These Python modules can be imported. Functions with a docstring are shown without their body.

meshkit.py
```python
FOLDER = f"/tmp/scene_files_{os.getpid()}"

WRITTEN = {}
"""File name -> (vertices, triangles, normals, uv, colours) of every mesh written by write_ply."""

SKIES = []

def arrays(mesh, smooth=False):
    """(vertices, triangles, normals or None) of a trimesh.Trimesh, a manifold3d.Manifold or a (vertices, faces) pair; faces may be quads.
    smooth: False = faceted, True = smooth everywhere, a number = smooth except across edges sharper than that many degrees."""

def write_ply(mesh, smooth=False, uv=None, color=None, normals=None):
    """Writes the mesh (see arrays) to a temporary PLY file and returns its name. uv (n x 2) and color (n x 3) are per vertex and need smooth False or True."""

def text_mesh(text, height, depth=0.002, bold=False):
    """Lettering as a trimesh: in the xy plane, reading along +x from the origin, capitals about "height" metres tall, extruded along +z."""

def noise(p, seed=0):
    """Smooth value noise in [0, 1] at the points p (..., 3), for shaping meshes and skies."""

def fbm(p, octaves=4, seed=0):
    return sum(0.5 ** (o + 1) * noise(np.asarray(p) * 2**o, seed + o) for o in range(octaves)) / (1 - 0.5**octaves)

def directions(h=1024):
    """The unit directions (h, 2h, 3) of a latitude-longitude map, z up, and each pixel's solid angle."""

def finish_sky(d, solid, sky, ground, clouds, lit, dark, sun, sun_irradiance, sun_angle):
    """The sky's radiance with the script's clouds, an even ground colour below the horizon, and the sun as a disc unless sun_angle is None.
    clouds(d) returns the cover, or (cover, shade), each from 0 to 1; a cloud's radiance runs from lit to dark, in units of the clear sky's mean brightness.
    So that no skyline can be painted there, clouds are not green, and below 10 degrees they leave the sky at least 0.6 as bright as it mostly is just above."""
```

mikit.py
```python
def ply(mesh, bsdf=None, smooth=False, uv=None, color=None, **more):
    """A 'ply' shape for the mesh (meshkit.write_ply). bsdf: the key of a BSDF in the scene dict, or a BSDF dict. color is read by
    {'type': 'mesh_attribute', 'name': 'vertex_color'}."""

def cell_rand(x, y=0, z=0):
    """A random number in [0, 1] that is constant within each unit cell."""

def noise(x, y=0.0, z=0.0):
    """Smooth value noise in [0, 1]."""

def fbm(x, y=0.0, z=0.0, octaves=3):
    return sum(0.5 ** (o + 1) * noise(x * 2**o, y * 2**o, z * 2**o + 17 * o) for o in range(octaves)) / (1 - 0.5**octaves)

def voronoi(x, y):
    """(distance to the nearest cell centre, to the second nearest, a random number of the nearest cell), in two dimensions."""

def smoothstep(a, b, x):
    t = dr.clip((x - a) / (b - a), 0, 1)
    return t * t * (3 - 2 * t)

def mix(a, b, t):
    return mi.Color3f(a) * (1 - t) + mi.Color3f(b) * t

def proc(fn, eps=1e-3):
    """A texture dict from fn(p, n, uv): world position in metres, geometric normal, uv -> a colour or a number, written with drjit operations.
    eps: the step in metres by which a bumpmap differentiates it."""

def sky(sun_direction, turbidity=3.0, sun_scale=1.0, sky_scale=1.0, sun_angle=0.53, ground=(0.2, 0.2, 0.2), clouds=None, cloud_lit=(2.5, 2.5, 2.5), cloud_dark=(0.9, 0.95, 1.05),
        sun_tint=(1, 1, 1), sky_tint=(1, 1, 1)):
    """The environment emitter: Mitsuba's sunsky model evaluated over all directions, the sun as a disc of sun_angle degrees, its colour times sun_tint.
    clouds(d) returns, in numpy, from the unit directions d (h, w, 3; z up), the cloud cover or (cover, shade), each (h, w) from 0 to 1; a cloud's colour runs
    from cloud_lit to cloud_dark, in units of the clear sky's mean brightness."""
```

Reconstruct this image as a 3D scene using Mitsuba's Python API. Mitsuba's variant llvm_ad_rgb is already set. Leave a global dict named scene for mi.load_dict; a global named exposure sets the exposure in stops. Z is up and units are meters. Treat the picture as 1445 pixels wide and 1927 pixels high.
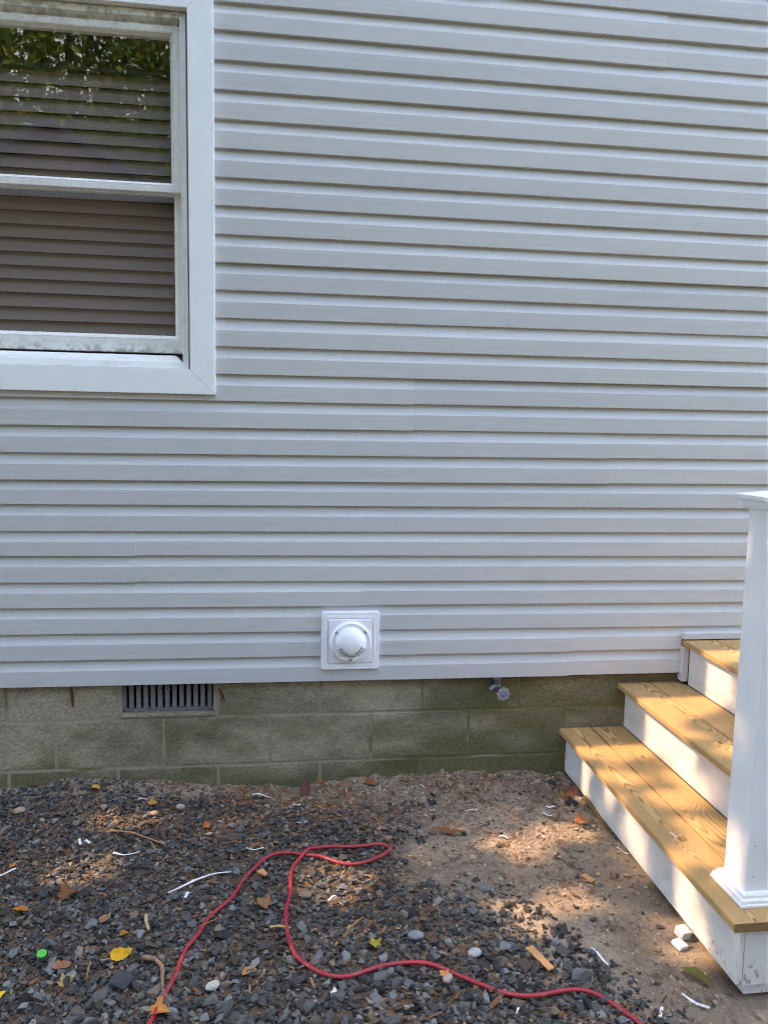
import math
import numpy as np
import trimesh
import drjit as dr
import mitsuba as mi
import mikit
import meshkit
from scipy.spatial import ConvexHull
from scipy.interpolate import CubicSpline
from shapely.geometry import Polygon, box as sbox

T = mi.ScalarTransform4f
scene, labels = {}, {}

# ------------------------------------------------------------------ camera, light, exposure
scene['camera'] = {'type': 'perspective', 'fov': 54.94, 'near_clip': 0.05, 'far_clip': 400.0,
                   'to_world': T().look_at(origin=[0, -2.8438, 1.5],
                                           target=[0.122067, -2.8438 + 0.986727, 1.5 - 0.107098],
                                           up=[-0.005202, 0.108540, 0.994078])}
SUN = np.array([-0.669, 0.0, 0.743])


def cloud_cover(d):
    n = meshkit.fbm(d * [2.2, 2.2, 5.0] + 3.1, 4, 5)
    return np.clip((n - 0.36) * 4.0, 0, 1) * 0.8


scene['sky'] = mikit.sky(SUN.tolist(), turbidity=3, sun_scale=0.24, sun_tint=(1.0, 0.82, 0.64), sky_tint=(1.025, 0.992, 0.975), clouds=cloud_cover,
                         cloud_lit=(2.0, 2.0, 2.0), ground=(0.16, 0.15, 0.12))
exposure = 4.92

# ------------------------------------------------------------------ helpers
used = {}


def key_for(name):
    if name not in used:
        used[name] = 0
        return name
    used[name] += 1
    return f'{name}_{used[name]:03d}'


def thing(name, label, cat, group=None, kind=None):
    k = key_for(name)
    labels[k] = {'label': label, 'category': cat}
    if group:
        labels[k]['group'] = group
    if kind:
        labels[k]['kind'] = kind
    return k


def part(parent, name, mesh, bsdf, smooth=False, label=None, color=None, uv=None, **more):
    k = key_for(parent + '__' + name)
    scene[k] = mikit.ply(mesh, bsdf, smooth=smooth, color=color, uv=uv, **more)
    if label:
        labels[k] = {'label': label}
    return k


def solo(name, mesh, bsdf, label, cat, smooth=False, group=None, color=None, kind=None):
    k = thing(name, label, cat, group, kind)
    scene[k] = mikit.ply(mesh, bsdf, smooth=smooth, color=color)
    return k


def structure(name, mesh, bsdf, smooth=False, label=None, color=None):
    scene[name] = mikit.ply(mesh, bsdf, smooth=smooth, color=color)
    labels[name] = {'kind': 'structure'}
    if label:
        labels[name]['label'] = label


def bx(x0, x1, y0, y1, z0, z1, b=0.0):
    """A box, chamfered by b."""
    if b <= 0:
        m = trimesh.creation.box([x1 - x0, y1 - y0, z1 - z0])
        m.apply_translation([(x0 + x1) / 2, (y0 + y1) / 2, (z0 + z1) / 2])
        return m
    pts = []
    for sx in (0, 1):
        for sy in (0, 1):
            for sz in (0, 1):
                c = np.array([(x0, x1)[sx], (y0, y1)[sy], (z0, z1)[sz]])
                s = np.array([1 - 2 * sx, 1 - 2 * sy, 1 - 2 * sz]) * b
                for k in range(3):
                    d = s.copy()
                    d[k] = 0
                    pts.append(c + d)
    return hull(pts)


def hull(pts):
    return trimesh.convex.convex_hull(np.array(pts, float))


def cat(ms):
    return trimesh.util.concatenate(ms)


def cyl(p0, p1, r, n=20):
    return trimesh.creation.cylinder(r, segment=[p0, p1], sections=n)


def rot_y(a):
    return trimesh.transformations.rotation_matrix(a, [0, 1, 0])


def frame_side(rect, prof, side, gap=0.0):
    """One mitred side of a picture frame in the xz plane. rect = (x0,x1,z0,z1); prof = closed list of (inset, y)."""
    x0, x1, z0, z1 = rect
    a, b = [], []
    for d, y in prof:
        if side == 'bottom':
            a.append((x0 + d + gap, y, z0 + d)); b.append((x1 - d - gap, y, z0 + d))
        elif side == 'top':
            a.append((x1 - d - gap, y, z1 - d)); b.append((x0 + d + gap, y, z1 - d))
        elif side == 'right':
            a.append((x1 - d, y, z0 + d + gap)); b.append((x1 - d, y, z1 - d - gap))
        else:
            a.append((x0 + d, y, z1 - d - gap)); b.append((x0 + d, y, z0 + d + gap))
    return prism(a, b)


def prism(a, b):
    """Solid between two matching closed outlines."""
    n = len(a)
    v = np.array(list(a) + list(b), float)
    f = []
    for i in range(n):
        j = (i + 1) % n
        f += [(i, j, n + j), (i, n + j, n + i)]
    f += [(0, i + 1, i) for i in range(1, n - 1)]
    f += [(n, n + i, n + i + 1) for i in range(1, n - 1)]
    m = trimesh.Trimesh(v, f, process=False)
    return m


def frame_all(rect, prof):
    return cat([frame_side(rect, prof, s) for s in ('bottom', 'right', 'top', 'left')])


def revolve_y(prof, centre, n=48):
    """Lathe around an axis along -y: prof = list of (radius, out) with out measured towards the viewer."""
    v, f = [], []
    m = len(prof)
    for i in range(n):
        a = 2 * math.pi * i / n
        for r, o in prof:
            v.append((centre[0] + r * math.cos(a), centre[1] - o, centre[2] + r * math.sin(a)))
    for i in range(n):
        for k in range(m - 1):
            a, b = i * m + k, ((i + 1) % n) * m + k
            f += [(a, b, b + 1), (a, b + 1, a + 1)]
    return trimesh.Trimesh(np.array(v), f, process=False)


def tube(pts, radii, sides=10, cap=True):
    p = np.asarray(pts, float)
    t = np.gradient(p, axis=0)
    t /= np.linalg.norm(t, axis=1, keepdims=True) + 1e-12
    ref = np.array([0.0, 0, 1]) if abs(t[:, 2]).mean() < 0.8 else np.array([1.0, 0, 0])
    a = np.cross(t, ref)
    a /= np.linalg.norm(a, axis=1, keepdims=True) + 1e-12
    b = np.cross(t, a)
    ang = np.arange(sides) * 2 * np.pi / sides
    r = np.broadcast_to(radii, (len(p),))[:, None, None]
    v = (p[:, None] + r * (np.cos(ang)[None, :, None] * a[:, None] + np.sin(ang)[None, :, None] * b[:, None])).reshape(-1, 3)
    i, j = np.meshgrid(np.arange(len(p) - 1), np.arange(sides), indexing='ij')
    q = np.stack([i * sides + j, i * sides + (j + 1) % sides, (i + 1) * sides + (j + 1) % sides, (i + 1) * sides + j], -1).reshape(-1, 4)
    f = np.vstack([q[:, [0, 1, 2]], q[:, [0, 2, 3]]])
    if cap:
        n0 = len(v)
        v = np.vstack([v, p[:1], p[-1:]])
        e = (len(p) - 1) * sides
        f = np.vstack([f, [(n0, (k + 1) % sides, k) for k in range(sides)], [(n0 + 1, e + k, e + (k + 1) % sides) for k in range(sides)]])
    return trimesh.Trimesh(v, f, process=False)


# ------------------------------------------------------------------ materials
def rgb(c):
    return {'type': 'rgb', 'value': list(c)}


def two(b):
    return {'type': 'twosided', 'bsdf': b}


def pr(col, rough=0.5, **k):
    return {'type': 'principled', 'base_color': col if isinstance(col, dict) else rgb(col), 'roughness': rough, **k}


def siding_col(p, n, uv):
    s = mikit.noise(p.x * 3.0, p.y * 0 + 3, p.z * 210)
    d = mikit.fbm(p.x * 1.3, 7.0, p.z * 2.2, 3)
    dirt = mikit.smoothstep(0.62, 0.8, mikit.fbm(p.x * 5, 2.0, p.z * 14, 3))
    k = 0.95 + 0.08 * s + 0.05 * (d - 0.5) - 0.03 * dirt
    return mi.Color3f(0.484, 0.481, 0.483) * k


scene['siding_vinyl'] = two(pr(mikit.proc(siding_col), 0.42, specular=0.4))
scene['siding_faded'] = two(pr(mikit.proc(lambda p, n, uv: siding_col(p, n, uv) * mi.Color3f(1.035, 1.03, 1.015)), 0.42, specular=0.4))


def old_white(p, n, uv):
    a = mikit.fbm(p.x * 9, p.y * 9, p.z * 30, 4)
    b = mikit.fbm(p.x * 40, 1.0 + p.y * 40, p.z * 90, 3)
    g = mikit.smoothstep(0.5, 0.8, a) * 0.14 + mikit.smoothstep(0.58, 0.8, b) * 0.25
    return mikit.mix((0.73, 0.73, 0.71), (0.34, 0.31, 0.25), g)


def grimy_white(p, n, uv):
    """The bottom rail and head of the sash, with streaks of grime."""
    a = mikit.fbm(p.x * 70, p.y * 20, p.z * 55, 4) * 0.7 + 0.3 * mikit.fbm(p.x * 9, 2.0, p.z * 3, 2)
    low = mikit.smoothstep(1.822, 1.788, p.z)
    up = mikit.smoothstep(2.89, 2.95, p.z)
    g = dr.clip(mikit.smoothstep(0.36, 0.66, a) * (0.12 + 0.5 * low + 0.45 * up), 0, 1)
    return mikit.mix((0.71, 0.71, 0.69), (0.15, 0.135, 0.105), g)


scene['vinyl_old'] = two(pr(mikit.proc(old_white), 0.5))
scene['vinyl_grimy'] = two(pr(mikit.proc(grimy_white), 0.55))


def casing_col(p, n, uv):
    a = mikit.fbm(p.x * 14, 1.0, p.z * 10, 3)
    return mi.Color3f(0.76, 0.775, 0.785) * (0.97 + 0.05 * a)


scene['casing_white'] = two(pr(mikit.proc(casing_col), 0.45))
scene['plastic_white'] = two(pr((0.79, 0.79, 0.82), 0.32))
scene['plastic_grey'] = two(pr((0.22, 0.21, 0.24), 0.5))
scene['cavity_dark'] = two({'type': 'diffuse', 'reflectance': rgb((0.02, 0.02, 0.022))})
scene['room_dark'] = two({'type': 'diffuse', 'reflectance': rgb((0.10, 0.085, 0.075))})
scene['slat_brown'] = two(pr((0.155, 0.125, 0.11), 0.6))
scene['pane_glass'] = {'type': 'thindielectric', 'int_ior': 1.52}
scene['trim_grey'] = two(pr((0.47, 0.475, 0.48), 0.4))
scene['sheathing_tan'] = two({'type': 'diffuse', 'reflectance': rgb((0.3, 0.25, 0.2))})
scene['sheathing_brown'] = two({'type': 'diffuse', 'reflectance': rgb((0.24, 0.165, 0.105))})
scene['shingle_grey'] = two({'type': 'diffuse', 'reflectance': rgb((0.12, 0.12, 0.12))})


def concrete_col(p, n, uv):
    big = mikit.fbm(p.x * 3.1 + 4, 0.3, p.z * 5, 4)
    mid = mikit.fbm(p.x * 17, p.y * 17, p.z * 22, 4)
    fine = mikit.noise(p.x * 260, p.y * 260, p.z * 260)
    grit = mikit.fbm(p.x * 125 + 9, p.y * 125, p.z * 125, 2)
    c = mikit.mix((0.31, 0.265, 0.19), (0.205, 0.18, 0.13), mikit.smoothstep(0.35, 0.65, big))
    c = mikit.mix(c, (0.42, 0.39, 0.33), mikit.smoothstep(0.55, 0.8, mid) * 0.22)
    c = mikit.mix(c, (0.05, 0.045, 0.035), mikit.smoothstep(0.55, 0.85, mikit.fbm(p.x * 6 + 20, 3.0, p.z * 7, 3)) * 0.5)
    reach = 0.30 + 0.25 * mikit.smoothstep(-0.2, 1.0, p.x) * mikit.smoothstep(0.60, 0.2, p.z) + 0.42 * mikit.smoothstep(0.24, 0.1, p.z) + 0.20 * mikit.smoothstep(0.35, 0.95, p.x)
    moss = mikit.smoothstep(0.52, 1.05, mikit.fbm(p.x * 4.3, 5.0, p.z * 6.5, 5) + reach - 0.23)
    c = mikit.mix(c, (0.085, 0.083, 0.028), moss * 0.8)
    return c * (0.42 + 0.38 * fine + 0.78 * grit)


def mortar_col(p, n, uv):
    f = mikit.noise(p.x * 200, p.y * 200, p.z * 200)
    m = mikit.smoothstep(0.5, 0.85, mikit.fbm(p.x * 5, 5.0, p.z * 8, 3) + 0.35 * mikit.smoothstep(0.0, 1.0, p.x))
    return mikit.mix((0.29, 0.258, 0.193), (0.14, 0.135, 0.058), m) * (0.75 + 0.45 * f)


def concrete_bump(p, n, uv):
    return mikit.fbm(p.x * 150, p.y * 150, p.z * 150, 3) * 0.0022 + mikit.fbm(p.x * 25, p.y * 25, p.z * 25, 2) * 0.002


def bumped(col, fn, scale=1.0, rough=0.9):
    return two({'type': 'bumpmap', 'tex': mikit.proc(fn, 6e-4), 'scale': scale, 'bsdf': pr(mikit.proc(col), rough, specular=0.2)})


scene['concrete_block'] = bumped(concrete_col, concrete_bump)
scene['mortar'] = two({'type': 'diffuse', 'reflectance': mikit.proc(mortar_col)})
scene['cast_metal'] = two(pr(mikit.proc(lambda p, n, uv: mi.Color3f(0.185, 0.185, 0.195) * (0.55 + 0.8 * mikit.fbm(p.x * 160, p.y * 160, p.z * 160, 3))), 0.65, metallic=0.1))
scene['brass_grey'] = two(pr((0.10, 0.10, 0.095), 0.45, metallic=0.5))
scene['wheel_pale'] = two(pr((0.27, 0.275, 0.285), 0.5))
scene['plastic_blue'] = two(pr((0.05, 0.13, 0.36), 0.4))


def wood_col(p, n, uv):
    """Plain-sawn pine: uv = (across the board, along it + 20 per board)."""
    b = dr.floor(uv.y / 20 + 0.5)
    v = uv.y - b * 20
    cx = (mikit.cell_rand(b, 3, 1) - 0.5) * 0.09
    cz = 0.03 + 0.05 * mikit.cell_rand(b, 4, 2)
    warp = (mikit.fbm(v * 2.2 + b * 7, uv.x * 6, 1.0, 3) - 0.5)
    cone = v * (0.035 + 0.02 * mikit.cell_rand(b, 8, 8)) * dr.select(mikit.cell_rand(b, 9, 5) > 0.5, 1.0, -1.0) + warp * 0.075
    kn = mikit.cell_rand(b, 6, 6)
    kx, kv = (kn - 0.5) * 0.08, -0.25 - 0.6 * mikit.cell_rand(b, 2, 9)
    kd = dr.sqrt(dr.square((uv.x - kx) * 1.0) + dr.square((v - kv) * 0.45))
    r = dr.sqrt(dr.square(uv.x - cx) + dr.square(cz + cone)) + 0.018 * dr.exp(-dr.square(kd / 0.02))
    g = r * 230 + 0.5 * mikit.noise(v * 5, uv.x * 30)
    fr = g - dr.floor(g)
    late = mikit.smoothstep(0.35, 0.85, fr) * mikit.smoothstep(1.0, 0.9, fr)
    fibre = mikit.noise(uv.x * 900, v * 9, b)
    blot = mikit.fbm(uv.x * 9 + b, v * 3, 4.0, 3)
    c = mikit.mix((0.48, 0.305, 0.130), (0.19, 0.098, 0.036), late * 0.92)
    c = mikit.mix(c, (0.31, 0.215, 0.10), mikit.smoothstep(0.45, 0.75, blot) * 0.55)
    c = mikit.mix(c, (0.16, 0.07, 0.03), mikit.smoothstep(0.007, 0.004, kd))
    return c * (0.86 + 0.24 * fibre)


scene['pine_tread'] = two(pr(mikit.proc(wood_col), 0.55, specular=0.3))


def end_grain(p, n, uv):
    r = dr.sqrt(dr.square(p.x - 1.17) + dr.square(p.z - 0.16)) * 260
    f = r - dr.floor(r)
    return mikit.mix((0.25, 0.145, 0.055), (0.105, 0.055, 0.02), mikit.smoothstep(0.3, 0.8, f)) * (0.8 + 0.3 * mikit.noise(p.x * 300, p.y * 300, p.z * 300))


scene['pine_end'] = two(pr(mikit.proc(end_grain), 0.8))


def riser_col(p, n, uv):
    low = mikit.smoothstep(0.24, 0.09, p.z) * mikit.smoothstep(-0.75, -1.2, p.y)
    spk = mikit.smoothstep(0.60, 0.72, mikit.fbm(p.x * 170, p.y * 160, p.z * 70, 4) + 0.06 * low)
    run = mikit.smoothstep(0.40, 0.62, mikit.fbm(p.x * 32 + 3, p.y * 32, p.z * 16, 3))
    s = spk * run
    haze = mikit.smoothstep(0.45, 0.8, mikit.fbm(p.x * 12, p.y * 12, p.z * 18, 3))
    c = mikit.mix((0.57, 0.55, 0.54), (0.47, 0.44, 0.42), haze * 0.7)
    return mikit.mix(c, (0.25, 0.215, 0.20), s * (0.12 + 0.88 * low))


scene['riser_white'] = two(pr(mikit.proc(riser_col), 0.45))
scene['post_vinyl'] = two(pr(mikit.proc(lambda p, n, uv: mi.Color3f(0.69, 0.685, 0.70) * (0.97 + 0.05 * mikit.fbm(p.x * 20, p.y * 20, p.z * 6, 3))), 0.35))
scene['steel'] = two(pr((0.55, 0.55, 0.55), 0.3, metallic=0.9))
scene['rubber_red'] = two(pr(mikit.proc(lambda p, n, uv: mikit.mix((0.31, 0.020, 0.032), (0.26, 0.075, 0.065), mikit.smoothstep(0.5, 0.8, mikit.fbm(p.x * 60, p.y * 60, p.z * 60, 3)) * 0.9)), 0.45))


def gravel_edge(y):
    """x of the edge between gravel (left) and bare soil (right)."""
    return 0.36 + 0.46 * np.clip((-0.60 - y) / 0.65, 0, 1.4)


def ground_col(p, n, uv):
    big = mikit.fbm(p.x * 3, p.y * 3, 0.5, 4)
    mid = mikit.fbm(p.x * 21, p.y * 21, p.z * 21, 4)
    fine = mikit.fbm(p.x * 150, p.y * 150, p.z * 150, 2)
    edge = 0.36 + 0.46 * dr.clip((-0.60 - p.y) / 0.65, 0, 1.4)
    g = mikit.smoothstep(0.10, -0.16, p.x - edge + (mid - 0.5) * 0.35) * mikit.smoothstep(-0.02, -0.16, p.y + (big - 0.5) * 0.2)
    soil = mikit.mix((0.285, 0.217, 0.160), (0.18, 0.137, 0.102), mikit.smoothstep(0.38, 0.65, big))
    soil = mikit.mix(soil, (0.33, 0.26, 0.195), mikit.smoothstep(0.56, 0.8, mid) * 0.5)
    soil = mikit.mix(soil, (0.075, 0.05, 0.034), mikit.smoothstep(0.60, 0.78, mikit.fbm(p.x * 34 + 5, p.y * 34, 2.0, 3)) * 0.7)
    bed = mikit.mix((0.082, 0.054, 0.036), (0.16, 0.10, 0.062), mid)
    lawn = mikit.mix((0.045, 0.065, 0.022), (0.085, 0.075, 0.035), mikit.smoothstep(0.4, 0.65, mikit.fbm(p.x * 2.2, p.y * 2.2, 8.0, 4)))
    c = mikit.mix(mikit.mix(soil, bed, g), lawn, mikit.smoothstep(-1.95, -2.35, p.y + (mid - 0.5) * 0.5))
    return c * (0.68 + 0.62 * fine)


def ground_bump(p, n, uv):
    return mikit.fbm(p.x * 110, p.y * 110, 3.0, 3) * 0.004


scene['soil'] = bumped(ground_col, ground_bump, 1.0, 0.95)
VC = {'type': 'mesh_attribute', 'name': 'vertex_color'}
scene['stone_flat'] = two(pr(VC, 0.72, specular=0.15))
scene['dry_matter'] = two({'type': 'diffuse', 'reflectance': VC})
scene['leaf_live'] = {'type': 'principledthin', 'base_color': VC, 'roughness': 0.6, 'diff_trans': 0.6, 'spec_trans': 0.0}
scene['bark'] = two({'type': 'diffuse', 'reflectance': mikit.proc(lambda p, n, uv: mi.Color3f(0.11, 0.085, 0.065) * (0.5 + mikit.fbm(p.x * 30, p.y * 30, p.z * 6, 3)))})
scene['scrap_white'] = two(pr((0.66, 0.66, 0.67), 0.5))
scene['disc_green'] = two(pr((0.07, 0.42, 0.04), 0.5))

# ------------------------------------------------------------------ ground
rng = np.random.default_rng(7)
WALL_X = [-3.0, -1.5, -1.116, -0.98, -0.86, -0.661, -0.5, -0.314, -0.15, 0.024, 0.1, 0.196, 0.503, 0.772, 1.118, 1.6, 3.0]
WALL_Z = [0.10, 0.11, 0.106, 0.112, 0.142, 0.116, 0.112, 0.084, 0.078, 0.058, 0.072, 0.088, 0.106, 0.102, 0.084, 0.07, 0.07]


def height(x, y):
    x, y = np.asarray(x, float), np.asarray(y, float)
    w = np.exp(-np.clip(-y, 0, None) / 0.16)
    far = 0.072 + 0.012 * np.clip(1 - np.abs(x) / 1.5, 0, 1) - 0.035 * np.exp(-((x - 1.2) / 0.22) ** 2) * np.clip((-0.55 - y) / 0.5, 0, 1)
    h = w * np.interp(x, WALL_X, WALL_Z) + (1 - w) * far
    p = np.stack([x, y, 0 * x], -1)
    h = h + 0.022 * (meshkit.fbm(p * 2.6 + 11, 3, 3) - 0.5)
    soil = np.clip((x - (gravel_edge(y) - 0.25)) / 0.3, 0, 1)
    rough = np.clip(np.exp(-np.clip(-y, 0, None) / 0.36) * 1.2, 0.26, 1)
    clod = meshkit.fbm(p * 24 + 5, 4, 9)
    ridge = 1 - np.abs(2 * meshkit.fbm(p * 13 + 31, 3, 2) - 1) * 2
    near = np.clip(1 - np.hypot(x / 5, y / 5), 0, 1)
    return h + near * (0.35 + 0.65 * soil) * rough * (0.052 * (clod - 0.5) + 0.018 * (ridge - 0.5))


gx = np.unique(np.concatenate([-np.geomspace(2.4, 90, 26)[::-1], np.linspace(-2.4, -1.3, 50), np.arange(-1.3, 1.9, 0.008), np.geomspace(1.9, 90, 26)]))
gy = np.unique(np.concatenate([-np.geomspace(2.6, 90, 26)[::-1], np.linspace(-2.6, -1.5, 60), np.arange(-1.5, 0.13, 0.008), np.geomspace(0.13, 60, 20)]))
GX, GY = np.meshgrid(gx, gy, indexing='ij')
GZ = height(GX, GY)
gi, gj = np.meshgrid(np.arange(len(gx) - 1), np.arange(len(gy) - 1), indexing='ij')
ga = gi * len(gy) + gj
gq = np.stack([ga, ga + len(gy), ga + len(gy) + 1, ga + 1], -1).reshape(-1, 4)
structure('ground', (np.stack([GX, GY, GZ], -1).reshape(-1, 3), gq), 'soil', smooth=True)

# ------------------------------------------------------------------ house
house = thing('house', 'house wall clad in pale grey lapped vinyl siding above a mossy concrete block foundation', 'house')
ZL = [0.519, 0.6212, 0.7223, 0.8228, 0.9194, 1.0205, 1.1129, 1.2133, 1.3081, 1.4087, 1.5085, 1.6091, 1.7085, 1.8099, 1.9113, 2.0128, 2.1131, 2.2131, 2.3144, 2.4132, 2.5135, 2.614, 2.7145, 2.8153, 2.9164, 3.0099, 3.1105]
ZR = [0.5167, 0.6197, 0.7175, 0.8187, 0.9131, 1.0151, 1.1129, 1.214, 1.313, 1.4149, 1.514, 1.6142, 1.7125, 1.8123, 1.9149, 2.0147, 2.1128, 2.2124, 2.3126, 2.4127, 2.5123, 2.6137, 2.7137, 2.8134, 2.9122, 3.0119, 3.1093]
for k in range(27, 36):
    ZL.append(ZL[-1] + 0.1); ZR.append(ZR[-1] + 0.1)
LAP = [(0.0, 0.0140), (0.0, 0.0012), (0.010, 0.0), (0.20, 0.0002), (0.40, 0.0004), (0.580, 0.0007), (0.592, 0.0012), (0.605, 0.0024), (0.65, 0.0048), (0.71, 0.0076), (0.78, 0.0104), (0.85, 0.0126), (0.92, 0.0140), (1.0, 0.0146)]


def row_z(k, x):
    t = np.clip((x + 0.29) / 1.65, -0.7, 1.6)
    return ZL[k] + (ZR[k] - ZL[k]) * t


def lap_panel(pair, x0, x1, out=0.0, seed=0, cut=None):
    n = max(2, int((x1 - x0) / 0.1) + 1)
    xs = np.linspace(x0, x1, n)
    cols = []
    for c in (2 * pair, 2 * pair + 1):
        for fz, y in LAP:
            z = row_z(c, xs) + fz * (row_z(c + 1, xs) - row_z(c, xs)) - (0.0024 if out else 0)
            p = np.stack([xs, 0 * xs + c * 0.77 + fz * 0.15, 0 * xs + seed], -1)
            wav = (meshkit.fbm(p * [2.1, 1, 1], 2, 4) - 0.5) * 0.0026
            cols.append(np.stack([xs, y - out + wav, z], -1))
    top = cols[-1].copy(); top[:, 2] += 0.012; top[:, 1] += 0.002
    cols.append(top)
    if cut is not None:
        cols = [c for c in cols if c[0, 2] > cut]
    g = np.stack(cols, 1)
    if out:
        e0, e1 = g[:1].copy(), g[-1:].copy()
        e0[..., 1] += 0.0034; e1[..., 1] += 0.0034
        g = np.concatenate([e0, g, e1], 0)
    a, b = g.shape[:2]
    i, j = np.meshgrid(np.arange(a - 1), np.arange(b - 1), indexing='ij')
    q = (i * b + j)
    q = np.stack([q, q + b, q + b + 1, q + 1], -1).reshape(-1, 4)
    return trimesh.Trimesh(g.reshape(-1, 3), np.vstack([q[:, [0, 1, 2]], q[:, [0, 2, 3]]]), process=False)


JOINTS = {0: 1.132, 1: 0.268, 2: -0.588, 3: -1.9, 4: 1.259, 5: 0.458, 6: 2.3, 7: -2.6, 8: 2.1, 9: 2.5, 10: 2.0, 11: 2.4, 12: 1.408, 13: 0.7, 14: 2.0, 15: -0.9, 16: 1.1}
XL, XR = -4.2, 3.6
for j in range(17):
    spans = []
    if j == 0:
        spans = [(XL, JOINTS[0], 0.0036, None), (JOINTS[0] - 0.03, 1.618, 0.0, None), (1.612, XR, 0.0, 0.672)]
    elif 6 <= j <= 12:
        spans = [(XL, -1.442, 0.0, None)]
        if JOINTS[j] > 0:
            spans += [(-0.297, JOINTS[j], 0.0036, None), (JOINTS[j] - 0.03, XR, 0.0, None)]
        else:
            spans += [(-0.297, XR, 0.0, None)]
    else:
        spans = [(XL, JOINTS[j], 0.0036, None), (JOINTS[j] - 0.03, XR, 0.0, None)]
    for q, (a, b, o, cut) in enumerate(spans):
        part(house + '__siding', 'panel', lap_panel(j, a, b, o, j * 3.7 + q, cut), 'siding_faded' if (j + q) % 2 else 'siding_vinyl', smooth=24)

# foundation of concrete blocks
UP = [-1.492, -1.084, -0.676, -0.291, 0.113, 0.525, 0.932, 1.338, 1.745]
MID = [-1.31, -0.906, -0.5, -0.087, 0.319, 0.723, 1.130, 1.535, 1.94]
courses = [(UP, 0.37, 0.572), (MID, 0.17, 0.37), (UP, -0.033, 0.17), (MID, -0.236, -0.033)]
for xs_, z0, z1 in courses:
    for a, b in zip(xs_[:-1], xs_[1:]):
        if z1 > 0.5 and abs(a + 0.676) < 0.01:
            continue
        jy = rng.uniform(-0.0012, 0.0012)
        part(house + '__foundation', 'block', bx(a + 0.0045, b - 0.0045, 0.03 + jy, 0.19, z0 + 0.0045, z1 - 0.0045, 0.003), 'concrete_block')
part(house + '__foundation', 'mortar', cat([bx(-4.2, -0.663, 0.0322, 0.18, -0.3, 0.57), bx(-0.304, 3.6, 0.0322, 0.18, -0.3, 0.57), bx(-0.663, -0.304, 0.0322, 0.18, -0.3, 0.372)]), 'mortar')
part(house + '__foundation', 'vent_sill', bx(-0.665, -0.300, 0.024, 0.07, 0.3725, 0.390, 0.004), 'concrete_block')
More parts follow.
